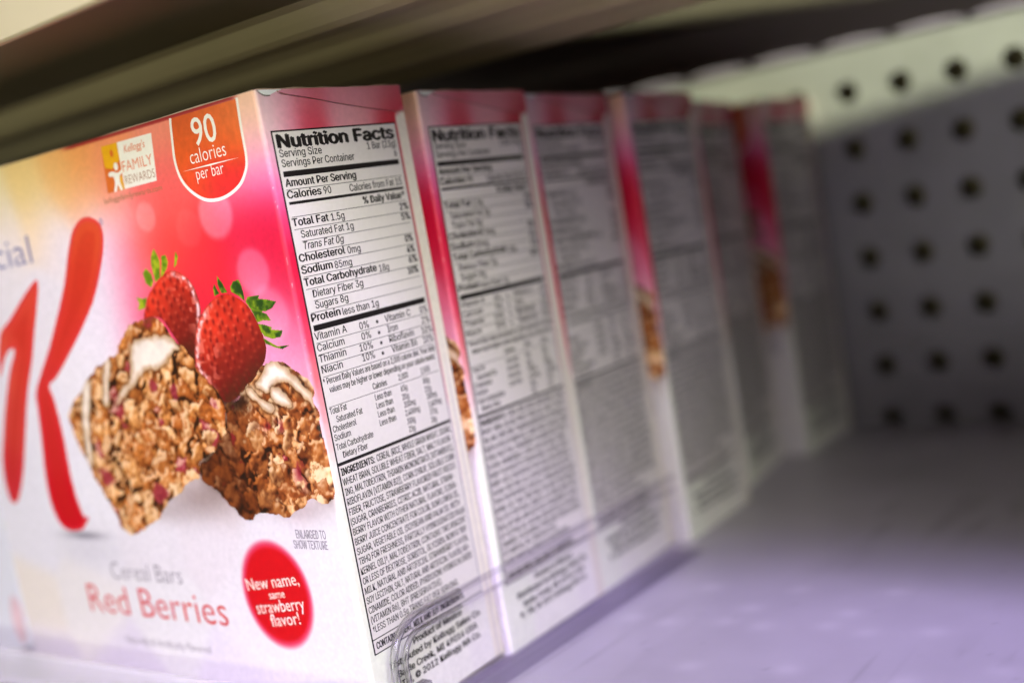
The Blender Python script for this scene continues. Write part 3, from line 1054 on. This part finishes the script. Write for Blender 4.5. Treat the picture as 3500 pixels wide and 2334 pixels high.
def build_cereal_box():
    root = thing('cereal_box', 'cereal bar carton at the front of the row, its nutrition label sharp', 'cereal box', (0, 0, 0), (0, 0, 0), 'cereal bar cartons standing in a row')
    link('carton', carton_mesh(), PRINT, root)

    # --- side panel
    paper, ink = side_label()
    lab = paper.build('nutrition_label', LABEL_PAPER, root)
    ink.build('lettering', INK, lab)

    # glued flap at the top of the side panel, its lower edge running down at a slant
    fl = [(5.4, 124.72), (39.9, 124.9), (40.1, 119.4), (32.3, 120.15), (22.4, 121.55), (14.3, 122.9), (8.5, 123.75), (5.9, 124.2)]
    sp = np.array(fl)
    xs, zs, X, Z = grid(5.0, 40.4, 119.0, 125.2, 0.22)
    sd = poly_sdf(sp, X, Z)
    fc = side_art(X, Z)
    fc = fc * 0.5 + 0.5 * rbf([(8, 124, (222, 130, 150)), (16, 123.5, (216, 110, 130)), (22, 124, (222, 130, 145)), (30, 123, (222, 132, 145)), (36, 123, (214, 118, 130)), (39.5, 122, (196, 50, 70))], X, Z, 2.5)
    me = sheet('side_flap', xs, zs, fc, 0.32, sd < 0)
    link('side_flap', me, PRINT, root)
    # edge of that flap
    low = np.array([(40.1, 119.4), (32.3, 120.15), (22.4, 121.55), (14.3, 122.9), (8.5, 123.75), (5.9, 124.2), (5.4, 124.72)])
    low = spline(low, 5, False)
    vs = np.concatenate([wrap(low[:, 0], low[:, 1], 0.33), wrap(low[:, 0], low[:, 1], 0.01)])
    n = len(low)
    fe = link('flap_edge', poly_mesh('flap_edge', vs, [(i, i + 1, n + i + 1, n + i) for i in range(n - 1)]), BOARD, root)
    # open corner where the pale inside of the board shows
    gap = Print(0.05)
    g = spline([(0.5, 124.95), (1.2, 124.35), (2.2, 123.95), (3.2, 123.9), (4.2, 124.2), (5.4, 124.6), (6.5, 124.8), (6.5, 124.97)], 4, False)
    gap.poly(g)
    gap.build('board_inside', BOARD_IN, root)
    gl = Print(0.09)
    c1 = spline([(0.35, 125.0), (1.15, 124.25), (2.2, 123.8), (3.6, 123.78)], 5, False)
    c2 = spline([(0.55, 125.0), (1.25, 124.45), (2.2, 124.02), (3.6, 123.98)], 5, False)
    gl.band(c1, c2)
    gl.build('torn_edge', TORN, root)
    # raw edge of the lid along the top of the front and side
    v = []
    f = []
    for (a, b) in (((-120.3, 0.3), (-0.5, 0.25)), ((-0.28, 0.5), (-0.2, 40.1))):
        k = len(v)
        dx, dy = b[0] - a[0], b[1] - a[1]
        L = math.hypot(dx, dy)
        nx, ny = -dy / L, dx / L
        for e in range(25):
            t = e / 24
            x, y = a[0] + dx * t, a[1] + dy * t
            h = 0.20 + 0.14 * math.sin(9 * t + k) * math.sin(3.1 * t) + 0.08 * math.sin(31 * t)
            v += [(x * MM, y * MM, (H_ - 0.05) * MM), (x * MM, y * MM, (H_ + h) * MM), ((x + nx * 0.5) * MM, (y + ny * 0.5) * MM, (H_ + h - 0.05) * MM), ((x + nx * 0.5) * MM, (y + ny * 0.5) * MM, (H_ - 0.05) * MM)]
        for e in range(24):
            i = k + 4 * e
            f += [(i, i + 4, i + 5, i + 1), (i + 1, i + 5, i + 6, i + 2), (i + 2, i + 6, i + 7, i + 3)]
    link('lid_edge', poly_mesh('lid_edge', v, f), BOARD, root)

    # --- front panel pictures
    K_ARM = [(-57.61, 109.74), (-54.25, 108.06), (-53.74, 104.73), (-56.01, 99.84), (-61.19, 92.77), (-67.95, 86.58), (-76.32, 80.23), (-82.33, 76.02), (-86.1, 74.16), (-85.38, 70.5), (-85.04, 62.17), (-85.58, 53.79), (-85.33, 47.46), (-83.42, 42.2), (-86.21, 39.49), (-91.24, 39.04), (-95.11, 40.89), (-97.09, 46.29), (-96.52, 53.86), (-94.62, 62.41), (-93.34, 69.79), (-92.64, 72.92), (-89.19, 76.93), (-83.26, 82.73), (-76.76, 90.3), (-71.67, 96.75), (-67.84, 103.15), (-64.49, 107.54), (-60.89, 109.62)]
    k = K_ARM.index((-83.42, 42.2))
    K_ARM[k:k + 1] = [(-84.2, 43.3), (-82.6, 42.9), (-82.2, 42.5), (-83.6, 41.2)]
    K2 = spline(K_ARM, 5)
    K1 = spline([(-82.58, 98.67), (-81.7, 97.76), (-82.81, 95.0), (-87.23, 87.11), (-91.12, 80.23), (-96.03, 72.81), (-101.54, 62.11), (-105.56, 54.19), (-109.55, 48.35), (-112.7, 45.59), (-115.19, 46.48), (-115.75, 51.06), (-114.49, 56.98), (-111.82, 62.36), (-106.92, 71.12), (-101.75, 78.74), (-98.09, 82.83), (-98.5, 83.72), (-101.87, 82.22), (-107.13, 77.3), (-103.0, 87.07), (-96.7, 90.85), (-87.6, 96.3)], 5)
    for nm, P in (('stem', K1), ('arm', K2)):
        xs, zs, X, Z = grid(P[:, 0].min() - 0.6, P[:, 0].max() + 0.6, P[:, 1].min() - 0.6, P[:, 1].max() + 0.6, 0.2)
        sd = poly_sdf(P, X, Z)
        c = rbf([(-80, 108, (222, 78, 40)), (-60, 106, (222, 78, 40)), (-64, 96, (218, 58, 36)), (-75, 85, (218, 52, 40)), (-88, 72, (216, 48, 44)), (-92, 60, (212, 34, 40)), (-90, 45, (206, 12, 28)),
                 (-84, 97, (226, 70, 50)), (-95, 82, (222, 60, 46)), (-105, 65, (216, 66, 56)), (-112, 52, (206, 46, 52)), (-106, 82, (228, 90, 66))], X, Z, 5)
        rim = sst(-1.7, -0.2, sd) * sst(-0.2, 0.6, ((X - np.roll(X, 0)) * 0 + fbm(X, Z, 9, 4)))
        c = mix(c, (232, 62, 74), 0.6 * sst(-1.5, -0.6, sd))
        c = mix(c, (196, 40, 24), 0.35 * sst(-2.6, -3.6, sd))
        link('printed_initial', sheet('printed_initial', xs, zs, c, 0.045, sd < 0), PRINT, root)

    berry_b = [(-33.58, 95.49), (-31.29, 94.78), (-28.96, 93.16), (-27.62, 90.74), (-27.11, 87.96), (-27.48, 85.71), (-29.86, 79.46), (-31.81, 75.64), (-35.16, 78.67), (-37.61, 82.37), (-40.16, 85.88), (-43.31, 86.63), (-46.08, 86.39), (-44.64, 88.89), (-42.83, 91.33), (-39.42, 93.57), (-36.29, 95.1)]
    berry_f = [(-18.31, 89.13), (-22.37, 88.64), (-25.62, 87.14), (-27.48, 85.71), (-29.66, 83.37), (-31.43, 79.57), (-32.26, 75.9), (-31.42, 73.51), (-29.29, 71.3), (-27.71, 69.59), (-24.86, 67.61), (-18.79, 69.62), (-14.59, 72.56), (-11.95, 74.85), (-10.48, 77.62), (-10.65, 80.28), (-11.45, 82.98), (-12.89, 85.74), (-14.67, 87.45)]
    leaf_f = [[(-22.27, 88.96), (-22.25, 90.65), (-21.64, 91.48), (-21.16, 90.31), (-20.61, 89.36)], [(-20.11, 89.31), (-20.72, 91.16), (-20.4, 93.02), (-19.17, 91.22), (-18.25, 89.31)], [(-17.23, 89.36), (-17.26, 90.36), (-16.12, 91.35), (-14.41, 91.5), (-14.01, 90.68), (-13.7, 88.46), (-13.93, 87.16), (-15.37, 88.4)], [(-13.78, 87.14), (-12.88, 87.94), (-11.22, 88.04), (-9.33, 87.92), (-9.99, 87.33), (-7.69, 87.0), (-5.12, 86.32), (-6.65, 85.17), (-8.69, 84.7), (-11.51, 84.96), (-12.89, 85.74)], [(-12.64, 85.5), (-10.22, 84.95), (-8.5, 84.25), (-7.52, 82.75), (-9.82, 83.06), (-11.52, 82.76)], [(-11.43, 82.54), (-9.73, 82.29), (-7.71, 81.57), (-8.15, 81.17), (-4.87, 80.74), (-5.96, 79.48), (-8.37, 79.33), (-10.4, 80.04), (-11.09, 80.97)], [(-10.94, 79.86), (-9.15, 78.85), (-7.23, 77.83), (-3.8, 77.8), (-6.17, 77.14), (-8.22, 77.68), (-10.38, 78.5)]]
    leaf_b = [[(-39.6, 93.59), (-39.89, 97.13), (-39.45, 98.94), (-37.97, 100.51), (-37.22, 98.91), (-36.88, 97.71), (-37.85, 94.34)], [(-37.67, 94.32), (-36.5, 97.2), (-36.18, 98.67), (-34.65, 98.83), (-34.3, 97.18), (-35.1, 95.89), (-36.8, 94.69)], [(-32.98, 95.65), (-32.08, 97.61), (-31.32, 99.23), (-30.89, 97.93), (-31.82, 96.44)], [(-41.26, 92.59), (-42.78, 93.69), (-43.18, 95.85), (-41.86, 96.88), (-40.43, 95.55), (-40.25, 93.89)], [(-43.36, 90.91), (-44.97, 90.71), (-46.91, 91.25), (-46.45, 89.77), (-47.32, 88.42), (-44.72, 88.66)]]
    xs, zs, c, mk = strawberry_art(berry_b, (-36, 88), (0.35, -0.94), 31, 0, (0.9, 0.42))
    bb = link('printed_strawberry', sheet('printed_strawberry', xs, zs, c, 0.03, mk), PRINT, root)
    xs, zs, c, mk = leaf_art(leaf_b, 51, (96, 128, 14), (168, 180, 30))
    link('leaves', sheet('leaves', xs, zs, c, 0.045, mk), PRINT, bb)
    xs, zs, c, mk = strawberry_art(berry_f, (-21.5, 80.5), (0.42, -0.9), 37, 0, (-0.95, 0.25))
    bf = link('printed_strawberry', sheet('printed_strawberry', xs, zs, c, 0.06, mk), PRINT, root)
    xs, zs, c, mk = leaf_art(leaf_f, 71, (34, 66, 12), (132, 156, 24))
    link('leaves', sheet('leaves', xs, zs, c, 0.075, mk), PRINT, bf)

    barL = [(-42.95, 86.52), (-39.94, 84.84), (-37.47, 81.65), (-34.46, 78.46), (-32.05, 75.34), (-29.65, 72.25), (-27.17, 69.55), (-26.06, 66.93), (-27.04, 62.91), (-29.5, 60.38), (-32.0, 57.81), (-36.46, 56.37), (-38.85, 52.57), (-43.48, 51.03), (-46.67, 48.68), (-51.01, 46.67), (-56.01, 42.99), (-61.22, 40.84), (-65.83, 38.87), (-68.29, 39.43), (-70.25, 41.47), (-71.99, 46.04), (-74.04, 49.79), (-76.65, 53.99), (-77.65, 56.93), (-78.74, 57.79), (-79.74, 60.75), (-80.75, 63.72), (-80.38, 67.48), (-78.04, 69.88), (-74.01, 72.18), (-67.67, 76.32), (-63.02, 78.04), (-58.48, 79.72), (-54.87, 82.59), (-52.22, 84.7), (-47.32, 86.21)]
    barR = [(-19.87, 70.28), (-15.81, 71.51), (-11.72, 74.8), (-8.71, 74.68), (-4.72, 72.98), (-1.75, 71.43), (-0.56, 69.66), (-0.94, 66.59), (0.15, 64.49), (-0.18, 60.71), (0.25, 56.22), (0.25, 52.75), (-0.32, 48.57), (-3.17, 47.32), (-6.46, 47.82), (-10.07, 45.64), (-14.47, 44.48), (-17.49, 44.8), (-23.47, 44.33), (-25.5, 42.99), (-27.53, 43.51), (-29.61, 45.74), (-32.39, 47.61), (-34.51, 49.88), (-37.81, 52.18), (-37.53, 54.86), (-31.44, 57.81), (-29.5, 60.38), (-26.15, 63.99), (-25.25, 66.9), (-21.59, 68.2)]
    pal_l = [(222, 148, 76), (206, 124, 56), (232, 164, 96), (192, 106, 42), (214, 134, 62), (238, 182, 122)]
    pal_r = [(206, 138, 78), (226, 166, 108), (184, 106, 46), (238, 194, 148), (160, 84, 34), (196, 120, 60)]
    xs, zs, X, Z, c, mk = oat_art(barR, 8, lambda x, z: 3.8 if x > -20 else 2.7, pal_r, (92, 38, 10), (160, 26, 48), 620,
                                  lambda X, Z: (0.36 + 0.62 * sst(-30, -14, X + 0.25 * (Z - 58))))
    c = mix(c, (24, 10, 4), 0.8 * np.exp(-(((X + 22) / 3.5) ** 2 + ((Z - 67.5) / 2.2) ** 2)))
    c = mix(c, (150, 18, 44), 0.75 * np.exp(-(((X + 12.5) / 3.2) ** 2 + ((Z - 62.2) / 1.2) ** 2)) * sst(0.4, 0.6, fbm(X, Z, 1.2, 77)))
    c = mix(c, (140, 14, 44), 0.75 * np.exp(-(((X + 8.2) / 1.6) ** 2 + ((Z - 53.0) / 3.0) ** 2)) * sst(0.4, 0.6, fbm(X, Z, 1.4, 78)))
    for k, q in enumerate([[(-15.68, 70.88), (-13.19, 72.68), (-11.59, 74.51), (-10.39, 75.03), (-7.82, 74.39), (-5.25, 72.7), (-2.61, 70.19), (-0.68, 68.22), (-0.75, 65.64), (-2.55, 66.89), (-4.66, 68.88), (-6.92, 70.42), (-9.29, 70.54), (-10.86, 69.9), (-13.21, 69.05)], [(-18.67, 69.31), (-17.13, 70.22), (-15.8, 68.69), (-12.26, 66.34), (-12.2, 65.37), (-13.03, 64.92), (-14.84, 65.96), (-17.16, 67.77)], [(-11.76, 69.22), (-10.52, 69.89), (-8.54, 69.55), (-6.8, 67.32), (-6.97, 66.13), (-9.58, 65.99), (-11.19, 67.03)]]):
        c = cream_over(c, X, Z, q, 60 + k)
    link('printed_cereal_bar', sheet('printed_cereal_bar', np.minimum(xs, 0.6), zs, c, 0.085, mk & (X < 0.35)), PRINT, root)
    xs, zs, X, Z, c, mk = oat_art(barL, 15, lambda x, z: (4.5 if x < -42 else 2.7) * (1.15 if z < 55 else 1.0), pal_l, (116, 56, 16), (170, 52, 66), 620,
                                  lambda X, Z: 0.98 + 0.14 * sst(-30, -60, X + 0.2 * (Z - 60)))
    for bx, bz, rx, rz in ((-47.5, 72.5, 2.0, 2.2), (-41, 70.5, 1.6, 2.8), (-53, 48.5, 4.0, 3.2), (-71.5, 52.5, 3.4, 3.6)):
        sp = np.exp(-(((X - bx) / rx) ** 2 + ((Z - bz) / rz) ** 2) * 1.2 + 1.2 * (fbm(X, Z, 1.8, int(bx * -7)) - 0.5))
        c = mix(c, (150, 40, 56), 0.85 * sst(0.45, 0.75, sp))
    c = cream_over(c, X, Z, [(-51.31, 81.94), (-48.55, 82.69), (-44.78, 82.97), (-40.16, 82.42), (-37.14, 80.88), (-35.92, 79.31), (-39.14, 78.41), (-41.5, 76.68), (-44.89, 75.56), (-49.22, 75.43), (-51.52, 74.21), (-57.86, 70.61), (-61.26, 68.37), (-61.62, 69.18), (-58.58, 72.23), (-54.61, 74.38), (-53.43, 78.6)], 91)
    c = cream_over(c, X, Z, [(-71.5, 75.0), (-69.5, 74.2), (-71, 70), (-73, 66), (-74.5, 60), (-75.5, 55), (-77.5, 56), (-77, 62), (-75.5, 68), (-73.5, 73)], 92)
    c = cream_over(c, X, Z, [(-62.5, 79.0), (-60.5, 78.2), (-62.5, 73.5), (-64.5, 69), (-66.5, 69), (-65, 74)], 93)
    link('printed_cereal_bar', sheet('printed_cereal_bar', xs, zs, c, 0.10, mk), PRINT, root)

    # --- calorie badge
    out = badge_outline()
    P = np.concatenate([out, [(-4.6, 124.6), (-25.0, 124.6)]])
    P = np.concatenate([[(-25.0, 124.55)], out[(out[:, 1] < 124.5)], [(-4.62, 124.55)]])
    xs, zs, X, Z = grid(-26.6, -4.2, 106.4, 124.7, 0.2)
    sd = poly_sdf(P, X, Z)
    c = rbf([(-22, 123, (216, 92, 40)), (-12, 123, (226, 104, 46)), (-8, 121, (232, 118, 60)), (-22, 117, (230, 92, 34)), (-10, 117, (234, 92, 36)), (-20, 111, (234, 72, 40)), (-10, 110, (230, 44, 44)), (-15, 108, (228, 46, 44))], X, Z, 3)
    c *= (0.94 + 0.12 * fbm(X, Z, 1.0, 12))[..., None]
    bd = link('calorie_badge', sheet('calorie_badge', xs, zs, c, 0.045, sd < 0), PRINT, root)
    wp = Print(0.07)
    cen = np.array([-15.2, 117.5])
    inner = P.copy()
    d = P - cen
    nrm = np.gradient(P, axis=0)
    nn = np.stack([nrm[:, 1], -nrm[:, 0]], -1)
    nn /= np.linalg.norm(nn, axis=1)[:, None] + 1e-9
    if (nn * d).sum() > 0:
        nn = -nn
    wp.band(P - nn * 0.05, P + nn * 0.62)
    wp.text('90', 'm', -19.25, -12.2, 118.05, 5.15)
    wp.text('calories', 'l', -21.3, -10.7, 114.88, 2.75)
    wp.poly([(-24.3, 113.93), (-15.8, 113.76), (-7.4, 113.92), (-15.8, 114.09)])
    wp.text('per bar', 'l', -20.45, -12.3, 111.7, 2.35)
    wp.build('lettering', WHITE_INK, bd)

    # --- rewards emblem
    def flat(pts, off, mat, name, parent):
        p = Print(off)
        for q in pts:
            p.poly(q)
        return p.build(name, mat, parent)
    em = flat([[(-49.2, 113.4), (-32.6, 113.5), (-31.4, 122.85), (-48.4, 123.0)]], 0.045, WHITE_INK, 'rewards_emblem', root)
    flat([[(-49.2, 113.4), (-43.3, 113.45), (-42.9, 122.95), (-48.4, 123.0)]], 0.06, ORANGE_INK, 'emblem_field', em)
    a = np.linspace(0, 2 * math.pi, 20)[:-1]
    flat([[(-48.4, 118.6), (-46.2, 118.0), (-43.0, 119.4), (-42.9, 122.95), (-48.4, 123.0)], [(-45.2, 113.45), (-43.3, 113.45), (-43.4, 116.2), (-44.9, 116.2)]], 0.075, YELLOW_INK, 'emblem_sun', em)
    flat([[(-45.3 + 0.6 * math.cos(q), 121.1 + 0.75 * math.sin(q)) for q in a]], 0.09, ORANGE_INK, 'emblem_spark', em)
    flat([[(-44.7 + 0.72 * math.cos(q), 118.3 + 0.8 * math.sin(q)) for q in a],
          spline([(-47.6, 117.3), (-46.2, 117.5), (-44.6, 117.0), (-43.2, 117.4), (-42.8, 117.0), (-44.1, 116.2), (-44.3, 115.0), (-43.9, 113.5), (-44.7, 113.45), (-45.3, 114.6), (-45.9, 113.5), (-46.9, 113.45), (-46.1, 115.0), (-46.2, 116.4), (-47.5, 116.6)], 3)],
         0.09, WHITE_INK, 'emblem_figure', em)
    p = Print(0.09)
    p.text("Kellogg's", 'i', -41.0, -34.1, 120.5, 1.5)
    p.text('FAMILY', 'l', -42.6, -32.7, 116.8, 2.15)
    p.build('lettering', ORANGE_INK, em)
    p = Print(0.09)
    p.text('REWARDS', 'l', -42.6, -32.7, 114.25, 1.75)
    p.build('lettering', BROWN_INK, em)

    # --- round badge
    cx, cz, rx, rz = -22.2, 27.4, 9.6, 10.9
    xs, zs, X, Z = grid(cx - rx - 1.6, cx + rx + 1.6, cz - rz - 1.6, cz + rz + 1.6, 0.2)
    t = np.hypot((X - cx) / rx, (Z - cz) / rz)
    c = mix(front_art(X, Z), (226, 60, 96), 1 - sst(0.96, 1.12, t))
    c = mix(c, (210, 6, 20), 1 - sst(0.86, 1.0, t))
    rb = link('round_badge', sheet('round_badge', xs, zs, c, 0.045, t < 1.125), PRINT, root)
    p = Print(0.07)
    p.text('New name,', 'r', -30.8, -14.8, 27.75, 2.6, 29.9)
    p.text('same', 'r', -24.6, -19.8, 26.3, 1.75, 26.95)
    p.text('strawberry', 'r', -29.3, -14.6, 22.8, 2.6, 24.7)
    p.text('flavor!', 'r', -25.6, -16.8, 20.3, 2.6, 21.5)
    p.build('lettering', WHITE_INK, rb)

    # --- loose lettering of the front, one part for each line of print
    for t, st, x0, x1, z, cap, mt, sans in (("Special", 'l', -117.0, -81.9, 102.5, 6.4, BLUE_INK, False), ("®", 'r', -54.2, -52.9, 107.3, 1.4, BLUE_INK, False),
                                            ("Cereal Bars", 'l', -78.3, -52.2, 28.0, 4.1, GREY_INK, False), ("Naturally & Artificially Flavored", 'c', -78.6, -47.7, 12.4, 1.7, GREY_INK, False),
                                            ("Red Berries", 'l', -90.0, -39.4, 19.3, 6.9, RED_INK, False), ("kelloggsfamilyrewards.com", 'r', -51.0, -31.5, 111.45, 1.1, BROWN_INK, False)):
        p = Print(0.045, sans)
        p.text(t, st, x0, x1, z, cap)
        p.build('lettering', mt, root)
    p = Print(0.045, True)
    p.text('ENLARGED TO', 'c', -12.9, -4.65, 39.6, 1.75)
    p.text('SHOW TEXTURE', 'c', -14.1, -4.7, 37.45, 1.75)
    p.build('lettering', GREY_INK, root)
    return root


LABEL_PAPER = material('label_white', (226, 220, 216), rough=0.4, var=0.02, scale=900, spec=0.35)
BOARD = material('carton_board', (176, 150, 128), rough=0.7, var=0.1, scale=900)
BOARD_IN = material('carton_board_inside', (236, 240, 236), rough=0.6, var=0.06, scale=700)
TORN = material('torn_board', (96, 82, 66), rough=0.8, var=0.15, scale=900)
YELLOW_INK = material('yellow_ink', (240, 172, 20), rough=0.42, scale=900, spec=0.3)

proto = build_cereal_box()


def copy_tree(o, parent=None):
    c = o.copy()
    C.objects.link(c)
    c.parent = parent
    for ch in list(o.children):
        copy_tree(ch, c)
    return c


# the row behind: depth position of each front, yaw, sideways shift
ROW = [(41.6, 0.7, 1.0, 'second carton of the row, directly behind the sharp front one'),
       (83.8, 2.0, -1.0, 'third carton of the row, pressed close behind the second one'),
       (126.6, 1.0, 1.6, 'fourth carton of the row, standing after a gap that bares brown and pink print'),
       (184.0, 8.2, -7.2, 'fifth carton of the row, turned a little and set back behind the fourth one'),
       (229.0, -2.0, -5.5, 'last carton of the row, nearest the pegboard with a dark red gap before it')]
for y, yaw, dx, lab in ROW:
    b = copy_tree(proto)
    b.location = (dx * MM, y * MM, deck_z(y) * MM)
    b.rotation_euler = (-0.02, 0, math.radians(yaw))
    b['label'] = 'blurred ' + lab

# ------------------------------------------------------------------ plain carton beyond the row on the left
nb = thing('snack_carton', 'plain white carton at the left edge with a pale red mark low on its front', 'carton', (-0.1245, 0.002, 0.0))
PALE_RED = material('pale_red_ink', (230, 196, 204), rough=0.45, var=0.15, scale=300)
WHITE_CARD = material('white_carton', (226, 224, 234), rough=0.45, var=0.03, scale=400)


def rounded_box(x0, x1, y0, y1, z0, z1, r=1.0):
    import bmesh
    bm = bmesh.new()
    bmesh.ops.create_cube(bm, size=1)
    for vt in bm.verts:
        vt.co = Vector(((x0 + x1) / 2 + vt.co.x * (x1 - x0), (y0 + y1) / 2 + vt.co.y * (y1 - y0), (z0 + z1) / 2 + vt.co.z * (z1 - z0))) * MM
    bmesh.ops.bevel(bm, geom=bm.edges[:], offset=r * MM, segments=3, affect='EDGES', profile=0.5)
    me = bpy.data.meshes.new('body')
    bm.to_mesh(me)
    bm.free()
    return me


link('carton', rounded_box(-90, 0, 0, 40, 0, 124), WHITE_CARD, nb)
v = [(x * MM, -0.06 * MM, z * MM) for x, z in spline([(-1.2, 16), (-2.5, 19), (-4.5, 20), (-6.5, 17), (-7, 11), (-5, 7), (-2.5, 8)], 5)]
link('red_mark', poly_mesh('red_mark', v, [tuple(range(len(v)))]), PALE_RED, nb)

# ------------------------------------------------------------------ clear divider beside the front cartons
def build_divider(x_mid, y_front, y_back, height, name_label):
    root = thing('shelf_divider', name_label, 'shelf divider', (x_mid * MM, 0, 0))
    # outline in the y-z plane
    r = 9.5
    pts = [(y_front, 3.0), (y_front, 8.0)]
    pts += [(y_front + r - r * math.cos(t), height - r + r * math.sin(t)) for t in np.linspace(0, math.pi / 2, 14)]
    n_top = 24
    for k in range(1, n_top + 1):
        y = y_front + r + (y_back - y_front - r) * k / n_top
        pts.append((y, height - SLOPE * (y - y_front - r)))
    p = np.array(pts)
    tg = np.gradient(p, axis=0)
    tg /= np.linalg.norm(tg, axis=1)[:, None]
    nr = np.stack([tg[:, 1], -tg[:, 0]], -1)      # towards the inside of the plate
    # two round beads follow the outline, the outer one thicker
    for nm, depth, rad, mat in (('outer_bead', 0.75, 0.75, CLEAR), ('inner_bead', 4.0, 0.55, CLEAR)):
        m_ = 12
        vs, fs = [], []
        for q, nn in zip(p, nr):
            for k in range(m_):
                a_ = 2 * math.pi * k / m_
                w = q + nn * (depth + rad * math.cos(a_))
                vs.append((rad * 1.25 * math.sin(a_) * MM, w[0] * MM, w[1] * MM))
        for i in range(len(p) - 1):
            for k in range(m_):
                j = (k + 1) % m_
                fs.append((i * m_ + k, i * m_ + j, (i + 1) * m_ + j, (i + 1) * m_ + k))
        fs.append(tuple(range(m_)))
        fs.append(tuple((len(p) - 1) * m_ + k for k in reversed(range(m_))))
        me = poly_mesh(nm, vs, fs, True)
        me.materials.append(CLEAR)
        me.materials.append(CLEARER)
        for q in me.polygons:                  # the long straight edge is thinner and reads clearer than the moulded corner
            q.material_index = 1 if q.center.y > (y_front + r + 12) * MM else 0
        link(nm, me, CLEAR, root)
    # tinted sheet on the deck, put in as the shade along the carton bases
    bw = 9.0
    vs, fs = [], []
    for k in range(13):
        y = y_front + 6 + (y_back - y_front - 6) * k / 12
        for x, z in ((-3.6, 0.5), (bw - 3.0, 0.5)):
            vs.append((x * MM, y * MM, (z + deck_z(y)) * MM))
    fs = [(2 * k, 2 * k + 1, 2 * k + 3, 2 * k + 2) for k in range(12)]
    link('shade_strip', poly_mesh('shade_strip', vs, fs), SHADE_TINT, root)
    # plate inside the bead
    inn = p + nr * 1.4
    vs, fs = [], []
    n = len(inn)
    for sx in (0.0,):
        for q in inn:
            vs.append((sx * MM, q[0] * MM, q[1] * MM))
        for q in inn:
            vs.append((sx * MM, q[0] * MM, (0.6 + deck_z(q[0])) * MM))
    for i in range(n - 1):
        fs.append((i, i + 1, n + i + 1, n + i))
    link('plate', poly_mesh('plate', vs, fs), THIN, root)
    # moulded foot
    vs, fs = [], []
    prof = [(-7.5, 0.3), (-7.5, 1.1), (-4.5, 1.5), (-2.6, 2.6), (-1.5, 4.2), (-1.2, 7.2), (1.2, 7.2), (1.5, 4.2), (2.6, 2.6), (4.5, 1.5), (7.5, 1.1), (7.5, 0.3)]
    n = len(prof)
    for y in (y_front - 4.0, y_front + 9.0):
        for x, z in prof:
            vs.append((x * MM, y * MM, z * MM))
    fs = [(i, (i + 1) % n, n + (i + 1) % n, n + i) for i in range(n)] + [tuple(range(n - 1, -1, -1)), tuple(range(n, 2 * n))]
    link('foot', poly_mesh('foot', vs, fs), CLEAR, root)
    return root


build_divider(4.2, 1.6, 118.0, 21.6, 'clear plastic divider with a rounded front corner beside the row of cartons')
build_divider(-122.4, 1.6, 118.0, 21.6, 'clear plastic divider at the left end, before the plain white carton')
